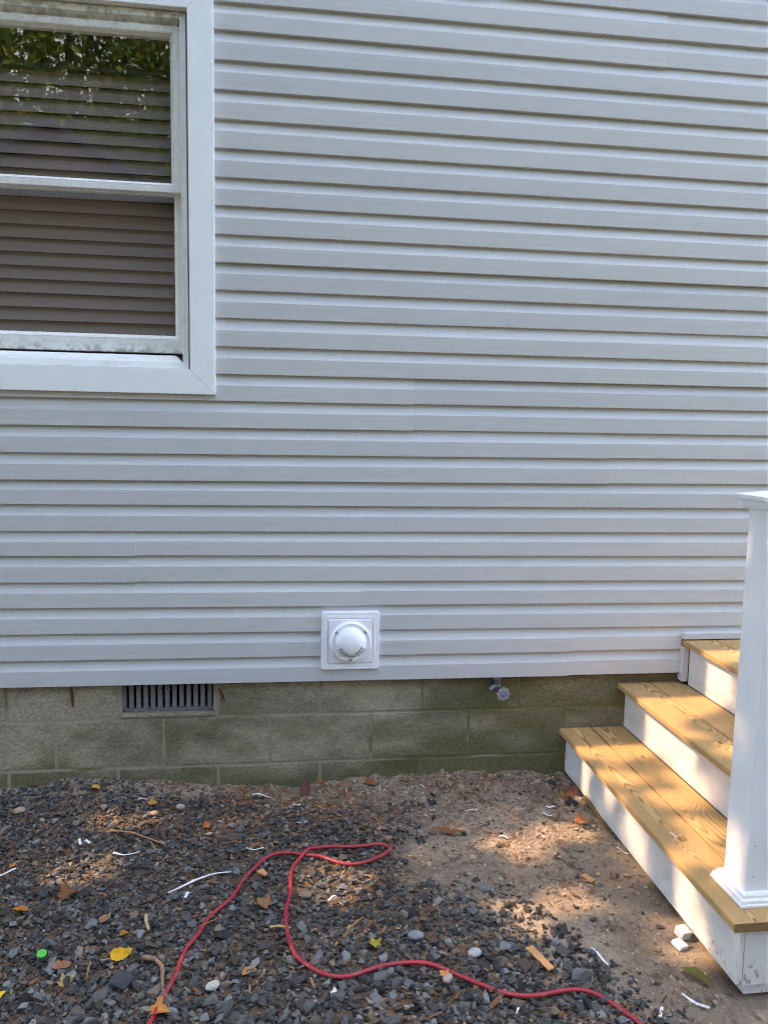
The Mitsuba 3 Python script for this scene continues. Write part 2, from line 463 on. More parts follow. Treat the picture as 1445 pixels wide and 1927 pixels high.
part(house + '__foundation', 'vent_jamb', bx(-0.6705, -0.658, 0.031, 0.16, 0.391, 0.570, 0.002), 'mortar')
part(house + '__foundation', 'vent_jamb', bx(-0.3085, -0.2965, 0.031, 0.16, 0.391, 0.570, 0.002), 'mortar')
part(house, 'sheathing', cat([bx(-4.2, -1.372, 0.030, 0.17, 0.575, 3.95), bx(-0.372, 3.6, 0.030, 0.17, 0.575, 3.95), bx(-1.372, -0.372, 0.030, 0.17, 0.575, 1.72), bx(-1.372, -0.372, 0.030, 0.17, 2.963, 3.95)]), 'sheathing_tan')
part(house, 'side_wall', cat([bx(-4.2, -4.05, 0.172, 6.0, -0.2, 3.95), bx(3.45, 3.6, 0.172, 6.0, -0.2, 3.95), bx(-4.04, 3.44, 5.85, 6.0, -0.2, 3.95)]), 'siding_vinyl')
part(house, 'interior', cat([bx(-2.4, 0.6, 2.2, 2.25, 1.0, 3.2), bx(-2.45, -2.4, 0.18, 2.2, 1.0, 3.2), bx(0.6, 0.65, 0.18, 2.2, 1.0, 3.2), bx(-2.4, 0.6, 0.18, 2.2, 3.2, 3.25), bx(-2.4, 0.6, 0.18, 2.2, 0.95, 1.0)]), 'room_dark')
part(house, 'soffit', bx(-4.4, 3.8, -0.125, 0.02, 3.96, 3.975), 'casing_white')
part(house, 'fascia', bx(-4.4, 3.8, -0.137, -0.126, 3.955, 4.13, 0.002), 'casing_white')
rv = [(-4.4, -0.16, 4.135), (3.8, -0.16, 4.135), (3.8, 3.0, 5.7), (-4.4, 3.0, 5.7), (3.8, 6.2, 4.135), (-4.4, 6.2, 4.135)]
part(house, 'roof', hull([(x, y, z + d) for x, y, z in rv for d in (0, 0.04)]), 'shingle_grey')
for q in ((-4.2, ), (3.45, )):
    part(house, 'gable', prism([(q[0], 0.1, 3.98), (q[0], 5.95, 3.98), (q[0], 3.0, 5.4)], [(q[0] + 0.15, 0.1, 3.98), (q[0] + 0.15, 5.95, 3.98), (q[0] + 0.15, 3.0, 5.4)]), 'siding_vinyl')
# grey trim where the porch deck meets the siding
part(house, 'ledger_trim', bx(1.617, 3.0, -0.016, 0.012, 0.664, 0.691, 0.0015), 'trim_grey', label='grey trim strip lying between siding and porch deck')
part(house, 'ledger_trim', bx(1.6185, 1.645, -0.018, 0.02, 0.484, 0.634, 0.0015), 'trim_grey', label='short upright grey trim at the end of the siding')
part(house, 'nail', cyl([0.316, 0.004, 2.426], [0.316, -0.002, 2.426], 0.0038, 8), 'cavity_dark')

# window
win = house + '__window'
labels[win] = {'label': 'white double-hung window with aged vinyl sashes and wide flat casing'}
CAS = (-1.45, -0.289, 1.628, 3.056)
cprof = [(0.0, 0.022), (0.0, -0.0195), (0.0012, -0.021), (0.0885, -0.021), (0.0898, -0.0195), (0.0898, 0.022)]
for s in ('bottom', 'right', 'top', 'left'):
    part(win, 'casing', frame_side(CAS, cprof, s, 0.0007), 'casing_white')
FR = (-1.357, -0.3878, 1.7205, 2.9625)
fprof = [(0.0, 0.12), (0.0, 0.0065), (0.0014, 0.005), (0.012, 0.005), (0.013, 0.0075), (0.015, 0.0075), (0.016, 0.005), (0.0245, 0.005), (0.0258, 0.0065), (0.0258, 0.030), (0.0285, 0.030), (0.0285, 0.12)]
fprof = [(d * 0.78, y) for d, y in fprof]
for s in ('right', 'left'):
    part(win, 'jamb', frame_side(FR, fprof, s), 'vinyl_old', smooth=25)
part(win, 'head', frame_side(FR, [(0.0, 0.12), (0.0, 0.0065), (0.0014, 0.005), (0.021, 0.005), (0.0225, 0.0065), (0.028, 0.020), (0.030, 0.026), (0.034, 0.030), (0.040, 0.034), (0.040, 0.12)], 'top'), 'vinyl_grimy', smooth=25)
part(win, 'sill', frame_side(FR, [(0.0, 0.13), (0.0, 0.003), (0.002, 0.0015), (0.021, 0.0035), (0.026, 0.006), (0.029, 0.014), (0.034, 0.016), (0.038, 0.030), (0.0525, 0.055), (0.0535, 0.13)], 'bottom'), 'vinyl_old', smooth=25, label='stained sloping window sill')
US = (-1.330, -0.4105, 2.3535, 2.924)
uprof = [(0.0, 0.058), (0.0, 0.0245), (0.001, 0.0235), (0.021, 0.0235), (0.022, 0.0250), (0.0235, 0.0250), (0.0245, 0.0235), (0.0355, 0.037), (0.0355, 0.058)]
part(win, 'upper_sash', frame_all(US, uprof), 'vinyl_grimy', smooth=25)
LS = (-1.330, -0.4125, 1.783, 2.385)
lprof = [(0.0, 0.094), (0.0, 0.0605), (0.001, 0.0595), (0.019, 0.0595), (0.020, 0.0605), (0.0305, 0.073), (0.0305, 0.094)]
lrail = [(0.0, 0.094), (0.0, 0.0605), (0.001, 0.0595), (0.047, 0.0595), (0.048, 0.0615), (0.0495, 0.0615), (0.0505, 0.0595), (0.0645, 0.073), (0.0645, 0.094)]
part(win, 'lower_sash', cat([frame_side(LS, lprof, 'right'), frame_side(LS, lprof, 'left'), frame_side(LS, lprof, 'top')]), 'vinyl_old', smooth=25)
part(win, 'bottom_rail', frame_side((LS[0] - 0.034, LS[1] + 0.034, LS[2], LS[3]), lrail, 'bottom'), 'vinyl_grimy', smooth=25, label='bottom rail streaked with grime')


def pane(x0, x1, z0, z1, y):
    return trimesh.Trimesh([(x0, y, z0), (x1, y, z0), (x1, y, z1), (x0, y, z1)], [(0, 1, 2), (0, 2, 3)], process=False)


part(win, 'pane', pane(-1.300, -0.440, 2.383, 2.894, 0.044), 'pane_glass')
part(win, 'pane', pane(-1.306, -0.436, 1.843, 2.360, 0.079), 'pane_glass')

# blind behind the glass
blind = thing('window_blind', 'closed brown slatted blind hanging behind the window glass', 'blind')
for i in range(21):
    zc = 1.772 + i * 0.0497
    u = np.linspace(-0.5, 0.5, 5)
    pts = np.stack([0.135 + u * 0.016 + 0.004 * (1 - 4 * u * u), zc + u * 0.0500], -1)
    tilt = rng.uniform(-0.0018, 0.0018, 2)
    a = [(-1.325, y, z + tilt[0]) for y, z in pts]; b = [(-0.425, y, z + tilt[1]) for y, z in pts]
    v = np.array(a + b)
    v2 = v.copy(); v2[:, 1] += 0.0022
    n = len(pts)
    f = []
    for k in range(n - 1):
        f += [(k, n + k, n + k + 1), (k, n + k + 1, k + 1), (2 * n + k, 2 * n + k + 1, 3 * n + k + 1), (2 * n + k, 3 * n + k + 1, 3 * n + k)]
    f += [(0, 2 * n, 3 * n), (0, 3 * n, n)]
    part(blind, 'slat', trimesh.Trimesh(np.vstack([v, v2]), f, process=False), 'slat_brown')
part(blind, 'head_rail', bx(-1.33, -0.42, 0.115, 0.16, 2.792, 2.806), 'cavity_dark')

# ------------------------------------------------------------------ exhaust vent on the siding
vent = thing('exhaust_vent', 'white square plastic vent cover with a round slotted dome on the siding', 'vent')
VX, VZ = 0.2265, 0.6815


def round_rect(w, h, r, n=6):
    p = []
    for cx, cz, a0 in ((w / 2 - r, h / 2 - r, 0), (-w / 2 + r, h / 2 - r, 90), (-w / 2 + r, -h / 2 + r, 180), (w / 2 - r, -h / 2 + r, 270)):
        for k in range(n + 1):
            a = math.radians(a0 + 90 * k / n)
            p.append((cx + r * math.cos(a), cz + r * math.sin(a)))
    return p


def ring_loft(loops):
    """Surface through outlines of equal count: loops = [(points2d, y)]."""
    n = len(loops[0][0])
    v = [(VX + x, y, VZ + z) for pts, y in loops for x, z in pts]
    f = []
    for k in range(len(loops) - 1):
        for i in range(n):
            a, b = k * n + i, k * n + (i + 1) % n
            f += [(a, b, b + n), (a, b + n, a + n)]
    return trimesh.Trimesh(np.array(v), f, process=False)


def rrs(s, y):
    return round_rect(s, s * 1.016, max(0.0012, 0.009 - (0.2285 - s) * 0.12)), y


part(vent, 'bezel', ring_loft([rrs(0.2265, 0.014), rrs(0.2285, -0.012), rrs(0.226, -0.0155), rrs(0.2145, -0.0165), rrs(0.2125, -0.0140), rrs(0.2075, -0.0140), rrs(0.2055, -0.0165), rrs(0.180, -0.0175), rrs(0.1785, -0.0165), rrs(0.1785, 0.010)]), 'plastic_white', smooth=30, label='rounded outer bezel of the vent cover')
part(vent, 'face_plate', cat([bx(VX - 0.0868, VX + 0.0868, -0.020, 0.0, VZ - 0.0885, VZ + 0.0885, 0.0018)]), 'plastic_white')
part(vent, 'collar', revolve_y([(0.079, 0.019), (0.0785, 0.032), (0.0770, 0.0365), (0.0745, 0.0385), (0.0690, 0.0375), (0.0610, 0.0350), (0.0590, 0.030)], (VX, 0, VZ), 72), 'plastic_white', smooth=40)
part(vent, 'inside', revolve_y([(0.001, 0.0225), (0.058, 0.0225)], (VX, 0, VZ), 36), 'cavity_dark')
NA, NP = 120, 26
dome_v, dome_f, bars = [], [], []
for i in range(NA):
    for k in range(NP + 1):
        ph = math.radians(90 * k / NP)
        a = 2 * math.pi * i / NA
        r = 0.0605 * math.sin(ph) ** 0.92
        dome_v.append((VX + r * math.cos(a), -(0.034 + 0.036 * math.cos(ph)), VZ + r * math.sin(a)))
for i in range(NA):
    az = (i * 3.0) % 360
    for k in range(NP):
        hole = False
        if 197 < az < 343:
            row = 0 if 11 <= k <= 13 else (1 if 16 <= k <= 19 else -1)
            lim = 200 if row == 0 else 206
            if row >= 0 and i % 6 > 1 and lim < az < 540 - lim and (row == 1 or az < 250 or az > 290):
                hole = True
        if hole:
            continue
        a, b = i * (NP + 1) + k, ((i + 1) % NA) * (NP + 1) + k
        dome_f += [(a, a + 1, b + 1), (a, b + 1, b)]
inner = [(0.0583 * math.sin(math.radians(q)) ** 0.92, 0.0325 + 0.0355 * math.cos(math.radians(q))) for q in range(0, 91, 6)]
part(vent, 'baffle', revolve_y(inner, (VX, 0, VZ), 40), 'plastic_grey')
part(vent, 'dome', trimesh.Trimesh(np.array(dome_v), dome_f, process=False), 'plastic_white', smooth=True, label='dome with two rows of slots along its lower half')
for deg in (145, 35, 270):
    a = math.radians(deg)
    m = bx(-0.0062, 0.0062, -0.0014, 0.0014, -0.0046, 0.0046)
    m.apply_transform(rot_y(-(a - math.pi / 2)))
    m.apply_translation([VX + 0.0695 * math.cos(a), -0.0380, VZ + 0.0695 * math.sin(a)])
    part(vent, 'clip', m, 'plastic_grey')

# ------------------------------------------------------------------ foundation grille
grille = thing('foundation_vent', 'grey metal louvred crawl space vent set in the block foundation', 'vent')
for i in range(13):
    x = -0.6525 + i * 0.02735
    m = hull([(x + s * w, y, z) for z in (0.405, 0.56) for s in (-1, 1) for w, y in ((0.0090, 0.056), (0.0076, 0.047), (0.0090, 0.070))])
    part(grille, 'bar', m, 'cast_metal')
part(grille, 'frame', cat([bx(-0.6575, -0.309, 0.052, 0.075, 0.391, 0.4035, 0.002), bx(-0.6575, -0.309, 0.052, 0.075, 0.561, 0.57, 0.002)]), 'cast_metal')
part(grille, 'backing', bx(-0.6575, -0.309, 0.115, 0.12, 0.392, 0.569), 'cavity_dark')
tab = trimesh.creation.annulus(0.0042, 0.0125, 0.006, sections=4)
tab.apply_transform(trimesh.transformations.rotation_matrix(math.pi / 4, [0, 0, 1]))
tab.apply_transform(trimesh.transformations.rotation_matrix(math.pi / 2, [1, 0, 0]))
tab.apply_translation([-0.486, 0.043, 0.485])
part(grille, 'latch', tab, 'cast_metal', label='small square latch with a round hole')

# ------------------------------------------------------------------ hose tap
tap = thing('outdoor_tap', 'hose tap with a pale lobed handwheel coming out of the foundation', 'tap')
body = cat([cyl([0.836, 0.04, 0.482], [0.838, -0.028, 0.474], 0.012, 16), hull(np.vstack([trimesh.creation.icosphere(2, 0.016).vertices + [0.834, -0.006, 0.480], trimesh.creation.icosphere(2, 0.011).vertices + [0.812, -0.012, 0.478]]))])
part(tap, 'body', body, 'brass_grey', smooth=40)
part(tap, 'flange', cyl([0.836, 0.0295, 0.482], [0.836, 0.024, 0.482], 0.026, 20), 'brass_grey', smooth=40)
part(tap, 'spout', cyl([0.818, -0.010, 0.482], [0.796, -0.022, 0.470], 0.011, 16), 'brass_grey', smooth=40)
part(tap, 'vacuum_breaker', cat([cyl([0.831, -0.008, 0.488], [0.831, -0.008, 0.509], 0.0115, 18), cyl([0.831, -0.008, 0.509], [0.831, -0.008, 0.516], 0.0135, 18)]), 'brass_grey', smooth=40)
part(tap, 'stem', cyl([0.838, -0.02, 0.475], [0.843, -0.058, 0.469], 0.005, 10), 'brass_grey', smooth=40)
ang = np.linspace(0, 2 * np.pi, 97)[:-1]
ro = 0.0255 + 0.0022 * np.cos(8 * ang)
poly = Polygon(np.stack([ro * np.cos(ang), ro * np.sin(ang)], -1))
for k in range(8):
    a = 2 * math.pi * (k + 0.5) / 8
    c = np.array([math.cos(a), math.sin(a)]) * 0.0178
    t = np.array([-math.sin(a), math.cos(a)])
    poly = poly.difference(Polygon([c + t * 0.0042 + c * 0.14, c - t * 0.0042 + c * 0.14, c - t * 0.0034 - c * 0.12, c + t * 0.0034 - c * 0.12]))
wheel = trimesh.creation.extrude_polygon(poly, 0.006, engine='earcut')
WM = trimesh.transformations.translation_matrix([0.844, -0.057, 0.468]) @ trimesh.transformations.rotation_matrix(math.radians(96), [1, 0, 0]) @ trimesh.transformations.rotation_matrix(0.12, [0, 1, 0])
wheel.apply_transform(WM)
part(tap, 'handwheel', wheel, 'wheel_pale', label='pale octagonal handwheel with slots')
hub = trimesh.creation.cylinder(0.0115, 0.002, sections=24); hub.apply_translation([0, 0, 0.0072]); hub.apply_transform(WM)
part(tap, 'hub', hub, 'plastic_blue', label='blue hub plate')
cap = trimesh.creation.cylinder(0.0075, 0.003, sections=20); cap.apply_translation([-0.001, 0.002, 0.0085]); cap.apply_transform(WM)
part(tap, 'nut', cap, 'wheel_pale', smooth=40)
scr = trimesh.creation.cylinder(0.0026, 0.003, sections=12); scr.apply_translation([-0.001, 0.002, 0.0105]); scr.apply_transform(WM)
part(tap, 'screw', scr, 'cavity_dark')

for k_ in [k for k in scene if k.startswith(tap + '__')]:
    scene[k_]['to_world'] = T().translate([-0.004, 0.0, -0.002])

# ------------------------------------------------------------------ porch steps
steps = thing('porch_steps', 'wooden porch steps with new pine treads and white risers against the wall', 'steps')
board_no = [0]


def board(x0, x1, y0, y1, z0, z1, r=0.0045, cup=0.0):
    """A plank along y with eased long edges; the uv carries place across and along it."""
    board_no[0] += 1
    prof = []
    for cx, cz, a0 in ((x1 - r, z1 - r, 0), (x0 + r, z1 - r, 90), (x0 + r, z0 + r, 180), (x1 - r, z0 + r, 270)):
        for k in range(4):
            a = math.radians(a0 + 30 * k)
            prof.append((cx + r * math.cos(a), cz + r * math.sin(a)))
    ys = np.linspace(y1, y0, 13)
    n = len(prof)
    v = [(x, y, z) for y in ys for x, z in prof]
    f = []
    for s in range(len(ys) - 1):
        for i in range(n):
            a, b = s * n + i, s * n + (i + 1) % n
            f += [(a, a + n, b + n), (a, b + n, b)]
    v = np.array(v)
    uv = np.stack([v[:, 0] - (x0 + x1) / 2 + (v[:, 2] - z1) * 0.6 * np.sign(v[:, 0] - (x0 + x1) / 2) * -1, v[:, 1] + 20 * board_no[0]], -1)
    ends = []
    for s in (0, len(ys) - 1):
        pts = np.array([(x, ys[s], z) for x, z in prof])
        ends.append(trimesh.Trimesh(pts, [(0, i, i + 1) if s else (0, i + 1, i) for i in range(1, n - 1)], process=False))
    return (v, np.array(f)), uv, ends


def plank(x0, x1, y0, y1, z0, z1, name='tread_board'):
    m, uv, e = board(x0, x1, y0, y1, z0, z1)
    k = part(steps, name, m, 'pine_tread', smooth=True, uv=uv)
    for q in e:
        part(k, 'end_grain', q, 'pine_end')


plank(1.113, 1.2505, -1.222, 0.027, 0.255, 0.279)
plank(1.2562, 1.3945, -1.2215, 0.027, 0.255, 0.279)
plank(1.358, 1.4975, -1.222, 0.027, 0.446, 0.470)
plank(1.5012, 1.6445, -1.2215, 0.027, 0.446, 0.470)
for i in range(9):
    plank(1.620 + i * 0.1445, 1.620 + i * 0.1445 + 0.141, -1.222, -0.002 if i else -0.001, 0.635, 0.659, 'deck_board')
for x, z0, z1, yb in ((1.145, 0.090, 0.2545, 0.028), (1.396, 0.2795, 0.4455, 0.028), (1.646, 0.4705, 0.6345, -0.02)):
    part(steps, 'riser', bx(x, x + 0.0125, -1.202, yb, z0, z1, 0.001), 'riser_white', label='white riser splashed with dirt near its front end' if x < 1.2 else None)
    part(steps, 'side_panel', bx(x + 0.0145, 2.85, -1.201, -1.189, z0, z1, 0.001), 'riser_white')
for y in (-1.13, -0.6, -0.03):
    part(steps, 'stringer', cat([bx(1.165 + 0.25 * k, 1.409 + 0.25 * k - 0.001, y - 0.02, y + 0.02, 0.11, 0.25 + 0.191 * k) for k in range(3)]), 'pine_end')
part(steps, 'bearer', bx(1.176, 2.4, -1.186, -1.146, 0.052, 0.089, 0.002), 'riser_white')
lath = hull([(1.128, -0.215, 0.088), (1.150, -0.21, 0.088), (1.150, -0.205, 0.1), (1.130, -0.213, 0.104), (1.150, -0.44, 0.07), (1.162, -0.44, 0.07), (1.16, -0.44, 0.084), (1.1515, -0.44, 0.083)])

post = thing('newel_post', 'white square newel post with a flat cap standing on the bottom step', 'post')
part(post, 'sleeve', bx(1.190, 1.290, -1.143, -1.043, 0.2795, 1.332, 0.0028), 'post_vinyl')
sq = lambda d, z: [(1.190 - d, -1.143 - d, z), (1.290 + d, -1.143 - d, z), (1.290 + d, -1.043 + d, z), (1.190 - d, -1.043 + d, z)]


def square_loft(steps_):
    v, f = [], []
    for d, z in steps_:
        v += sq(d, z)
    for k in range(len(steps_) - 1):
        for i in range(4):
            a, b = 4 * k + i, 4 * k + (i + 1) % 4
            f += [(a, b, b + 4), (a, b + 4, a + 4)]
    return trimesh.Trimesh(np.array(v), f, process=False)


part(post, 'base_moulding', square_loft([(0.0, 0.2796), (0.0240, 0.2796), (0.0245, 0.2815), (0.0245, 0.2865), (0.0215, 0.2880), (0.0205, 0.2955), (0.0180, 0.2985), (0.0140, 0.3000), (0.0135, 0.3060), (0.0100, 0.3100), (0.0006, 0.3115)]), 'post_vinyl', label='stepped base moulding')
part(post, 'cap', square_loft([(0.0006, 1.318), (0.008, 1.320), (0.0125, 1.3265), (0.0135, 1.333), (0.0185, 1.3335), (0.0190, 1.3435), (0.0165, 1.3450), (0.0260, 1.3465), (0.0265, 1.3565), (0.0255, 1.3575), (-0.046, 1.372), (-0.0499, 1.3722)]), 'post_vinyl', label='shallow pyramid cap')
for z in (0.438, 0.352):
    part(post, 'screw', trimesh.creation.icosphere(2, 0.0032).apply_scale([1, 0.5, 1]).apply_translation([1.2105, -1.1435, z]), 'steel', smooth=True)

# ------------------------------------------------------------------ red cord
cord_xy = [(-0.37, -1.36), (-0.35, -1.26), (-0.327, -1.169), (-0.313, -1.101), (-0.295, -1.03), (-0.281, -0.923), (-0.256, -0.861), (-0.234, -0.795), (-0.182, -0.721), (-0.146, -0.624), (-0.116, -0.57), (-0.067, -0.508), (-0.014, -0.498), (0.047, -0.516), (0.091, -0.529), (0.158, -0.574), (0.21, -0.585), (0.264, -0.566), (0.312, -0.534), (0.330, -0.503), (0.315, -0.484), (0.254, -0.482), (0.164, -0.479), (0.092, -0.479), (0.056, -0.504), (0.021, -0.547), (0.0, -0.609), (-0.003, -0.718), (-0.012, -0.767), (-0.014, -0.839), (-0.003, -0.929), (0.018, -0.993), (0.053, -1.036), (0.1, -1.070), (0.137, -1.076), (0.183, -1.064), (0.242, -1.043), (0.3, -1.037), (0.37, -1.048), (0.42, -1.082), (0.481, -1.125), (0.539, -1.162), (0.583, -1.177), (0.633, -1.178), (0.692, -1.170), (0.746, -1.175), (0.78, -1.197), (0.806, -1.232), (0.836, -1.286), (0.87, -1.36), (0.92, -1.45)]
c = np.array(cord_xy)
tt = np.concatenate([[0], np.cumsum(np.linalg.norm(np.diff(c, axis=0), axis=1))])
ts = np.linspace(0, tt[-1], 420)
cc = CubicSpline(tt, c)(ts)
z = height(cc[:, 0], cc[:, 1])
z = np.convolve(np.pad(z, 12, mode='edge'), np.ones(25) / 25, 'valid') + 0.0155
cross = tt[24]
z += 0.013 * np.exp(-((ts - cross) / 0.03) ** 2)
solo('extension_cord', tube(np.column_stack([cc, z]), 0.0057, 12), 'rubber_red', 'red rubber extension cord looping across the gravel and soil', 'cord', smooth=True)

# ------------------------------------------------------------------ gravel, crumbs and litter
def stone_variants(n, pts, seed, flat=(0.75, 0.55)):
    r = np.random.default_rng(seed)
    out = []
    for i in range(n):
        p = r.normal(size=(pts, 3))
        p /= np.linalg.norm(p, axis=1, keepdims=True)
        p *= r.uniform(0.75, 1.0, (pts, 1)) * [1.0, r.uniform(flat[0] - 0.15, 1.0), r.uniform(flat[1] - 0.2, flat[1] + 0.2)]
        h = ConvexHull(p)
        f = h.simplices.copy()
        c0 = p.mean(0)
        nrm = np.cross(p[f[:, 1]] - p[f[:, 0]], p[f[:, 2]] - p[f[:, 0]])
        flip = (nrm * (p[f[:, 0]] - c0)).sum(1) < 0
        f[flip] = f[flip][:, ::-1]
        out.append((p, f))
    return out


def rand_rot(r, n, tilt):
    """Rotation matrices: any turn about z, then a lean of about tilt radians."""
    a, b, c = r.uniform(0, 2 * np.pi, n), r.normal(0, tilt, n), r.normal(0, tilt, n)
    ca, sa, cb, sb, cc_, sc = np.cos(a), np.sin(a), np.cos(b), np.sin(b), np.cos(c), np.sin(c)
    o, i = np.zeros(n), np.ones(n)
    Rz = np.stack([np.stack([ca, -sa, o], -1), np.stack([sa, ca, o], -1), np.stack([o, o, i], -1)], 1)
    Rx = np.stack([np.stack([i, o, o], -1), np.stack([o, cb, -sb], -1), np.stack([o, sb, cb], -1)], 1)
    Ry = np.stack([np.stack([cc_, o, sc], -1), np.stack([o, i, o], -1), np.stack([-sc, o, cc_], -1)], 1)
    return Rx @ Ry @ Rz


def scatter(variants, pos, size, R, color, r):
    vs, fs, cs, off = [], [], [], 0
    which = r.integers(0, len(variants), len(pos))
    for k, (p, f) in enumerate(variants):
        ix = np.nonzero(which == k)[0]
        if not len(ix):
            continue
        v = np.einsum('nij,kj->nki', R[ix], p) * np.asarray(size)[ix][:, None, None] + pos[ix][:, None]
        vs.append(v.reshape(-1, 3))
        fs.append((f[None] + (np.arange(len(ix)) * len(p))[:, None, None]).reshape(-1, 3) + off)
        cs.append(np.repeat(color[ix], len(p), axis=0))
        off += len(ix) * len(p)
    # unshared vertices give each face one flat tone
    return np.vstack(vs), np.vstack(fs), np.vstack(cs)


def gravel_density(x, y):
    p = np.stack([x, y, 0 * x], -1)
    n = meshkit.fbm(p * 5 + 2, 3, 8) - 0.5
    n2 = meshkit.fbm(p * 16 + 2, 2, 18) - 0.5
    g = np.clip(0.5 - (x - gravel_edge(y) + n * 0.6 + n2 * 0.25) / 0.30, 0, 1)
    near = np.clip((-y - 0.015 + n * 0.22) / 0.12, 0, 1)
    left = np.clip((-0.30 - x) / 0.3, 0, 1)
    g = g * np.clip(near + 0.55 * left, 0.10, 1)
    mid = np.exp(-((x - 0.16) / 0.35) ** 2) * np.clip((y + 0.42) / 0.3, 0, 1)
    band = np.clip((x + 0.30) / 0.25, 0, 1) * np.clip((y + 0.30 + n * 0.3) / 0.16, 0, 1)
    return np.clip(g * (1 - 0.35 * mid) * (1 - 0.72 * band), 0.020, 1)


r2 = np.random.default_rng(21)
N = 78000
px = r2.uniform(-2.1, 1.12, N); py = r2.uniform(-2.3, 0.022, N)
inview = (px > -1.3) & (py > -1.5)
keep = (r2.uniform(size=N) < gravel_density(px, py)) & (inview | (r2.uniform(size=N) < 0.45)) & ~((px > 1.08) & (py < -0.0))
px, py = px[keep], py[keep]
n = len(px)
size = np.clip(np.exp(r2.normal(math.log(0.0080), 0.42, n)), 0.0032, 0.022) * (1 + 0.25 * np.clip((-py - 0.6) / 0.6, 0, 1))
lift = r2.uniform(-0.35, 0.55, n) * size + r2.uniform(0, 0.006, n) * (gravel_density(px, py) > 0.4)
tone = r2.uniform(0, 1, n)
base = np.array([0.068, 0.067, 0.066]) * np.exp(r2.normal(0, 0.5, (n, 1)))
base[tone > 0.84] = np.array([0.115, 0.088, 0.068]) * np.exp(r2.normal(0, 0.35, ((tone > 0.84).sum(), 1)))
base[tone > 0.955] = np.array([0.23, 0.185, 0.14]) * np.exp(r2.normal(0, 0.3, ((tone > 0.955).sum(), 1)))
base[px > gravel_edge(py) + 0.12] *= 0.75
base = np.clip(base, 0.015, 0.19)
pos = np.column_stack([px, py, height(px, py) + lift])
v, f, col = scatter(stone_variants(22, 10, 3, (0.78, 0.48)), pos, size, rand_rot(r2, n, 0.40), base, r2)
scene['gravel'] = mikit.ply((v, f), 'stone_flat', color=col)
labels['gravel'] = {'label': 'dark grey crushed stone gravel spread over the left part of the ground', 'category': 'gravel', 'kind': 'stuff'}

r3 = np.random.default_rng(5)
N = 42000
px = r3.uniform(-1.3, 1.14, N); py = -np.abs(r3.uniform(0, 1.5, N)) ** 1.25 + 0.022
keep = (py > -1.5) & (r3.uniform(size=N) < np.clip(1.05 - gravel_density(px, py), 0.15, 1) * (0.42 + 0.58 * np.exp(py / 0.4)))
px, py = px[keep], py[keep]
n = len(px)
size = np.clip(np.exp(r3.normal(math.log(0.0042), 0.5, n)), 0.0018, 0.014)
col0 = np.array([0.265, 0.203, 0.149]) * np.exp(r3.normal(0, 0.28, (n, 1)))
pos = np.column_stack([px, py, height(px, py) + size * 0.15])
v, f, col = scatter(stone_variants(12, 10, 13, (0.95, 0.75)), pos, size, rand_rot(r3, n, 0.6), np.clip(col0, 0.02, 0.5), r3)
scene['soil_crumbs'] = mikit.ply((v, f), 'stone_flat', color=col)
labels['soil_crumbs'] = {'label': 'loose crumbs and clods of sandy brown soil along the foundation', 'category': 'soil', 'kind': 'stuff'}

# needles, chips and shreds of leaf
r4 = np.random.default_rng(15)
N = 7000
px = r4.uniform(-1.3, 1.12, N); py = r4.uniform(-1.5, 0.02, N)
px = np.concatenate([px, r4.uniform(-0.5, 1.1, 4200)]); py = np.concatenate([py, 0.02 - np.abs(r4.normal(0, 0.17, 4200))])
N = len(px)
clump = meshkit.fbm(np.stack([px, py, 0 * px], -1) * 6 + 40, 3, 6)
keep = r4.uniform(size=N) < np.clip((clump - 0.33) * 4, 0.12, 1)
px, py = px[keep], py[keep]
n = len(px)
L_ = np.exp(r4.normal(math.log(0.0135), 0.5, n)); W_ = np.where(r4.uniform(size=n) < 0.74, r4.uniform(0.0007, 0.0016, n), L_ * r4.uniform(0.15, 0.5, n))
L_ = np.clip(L_, 0.005, 0.07); W_ = np.clip(W_, 0.0007, 0.0065)
R = rand_rot(r4, n, 0.25)
quad = np.array([(-1, -1, 0), (0, -1.1, 0.25), (1, -0.6, 0), (1, 0.6, 0), (0, 1.1, 0.25), (-1, 1, 0)], float)
sc = np.stack([L_ / 2, W_ / 2, W_ * 0.6], -1)
v = np.einsum('nij,nkj->nki', R, quad[None] * sc[:, None]) + np.column_stack([px, py, height(px, py) + 0.007 + 0.009 * gravel_density(px, py) * r4.uniform(0, 1, n)])[:, None]
f = np.array([(0, 1, 4), (0, 4, 5), (1, 2, 3), (1, 3, 4)])
fs = (f[None] + (np.arange(n) * 6)[:, None, None]).reshape(-1, 3)
pal = np.array([(0.20, 0.095, 0.045), (0.30, 0.17, 0.085), (0.12, 0.065, 0.038), (0.28, 0.19, 0.11), (0.20, 0.08, 0.03)])
col = np.repeat(pal[r4.choice(5, n, p=[0.34, 0.24, 0.26, 0.08, 0.08])] * np.exp(r4.normal(0, 0.2, (n, 1))), 6, axis=0)
scene['leaf_litter'] = mikit.ply((v.reshape(-1, 3), fs), 'dry_matter', color=np.clip(col, 0.01, 0.7))
labels['leaf_litter'] = {'label': 'brown shreds of leaf, needles and wood chips strewn over the ground', 'category': 'leaf litter', 'kind': 'stuff'}


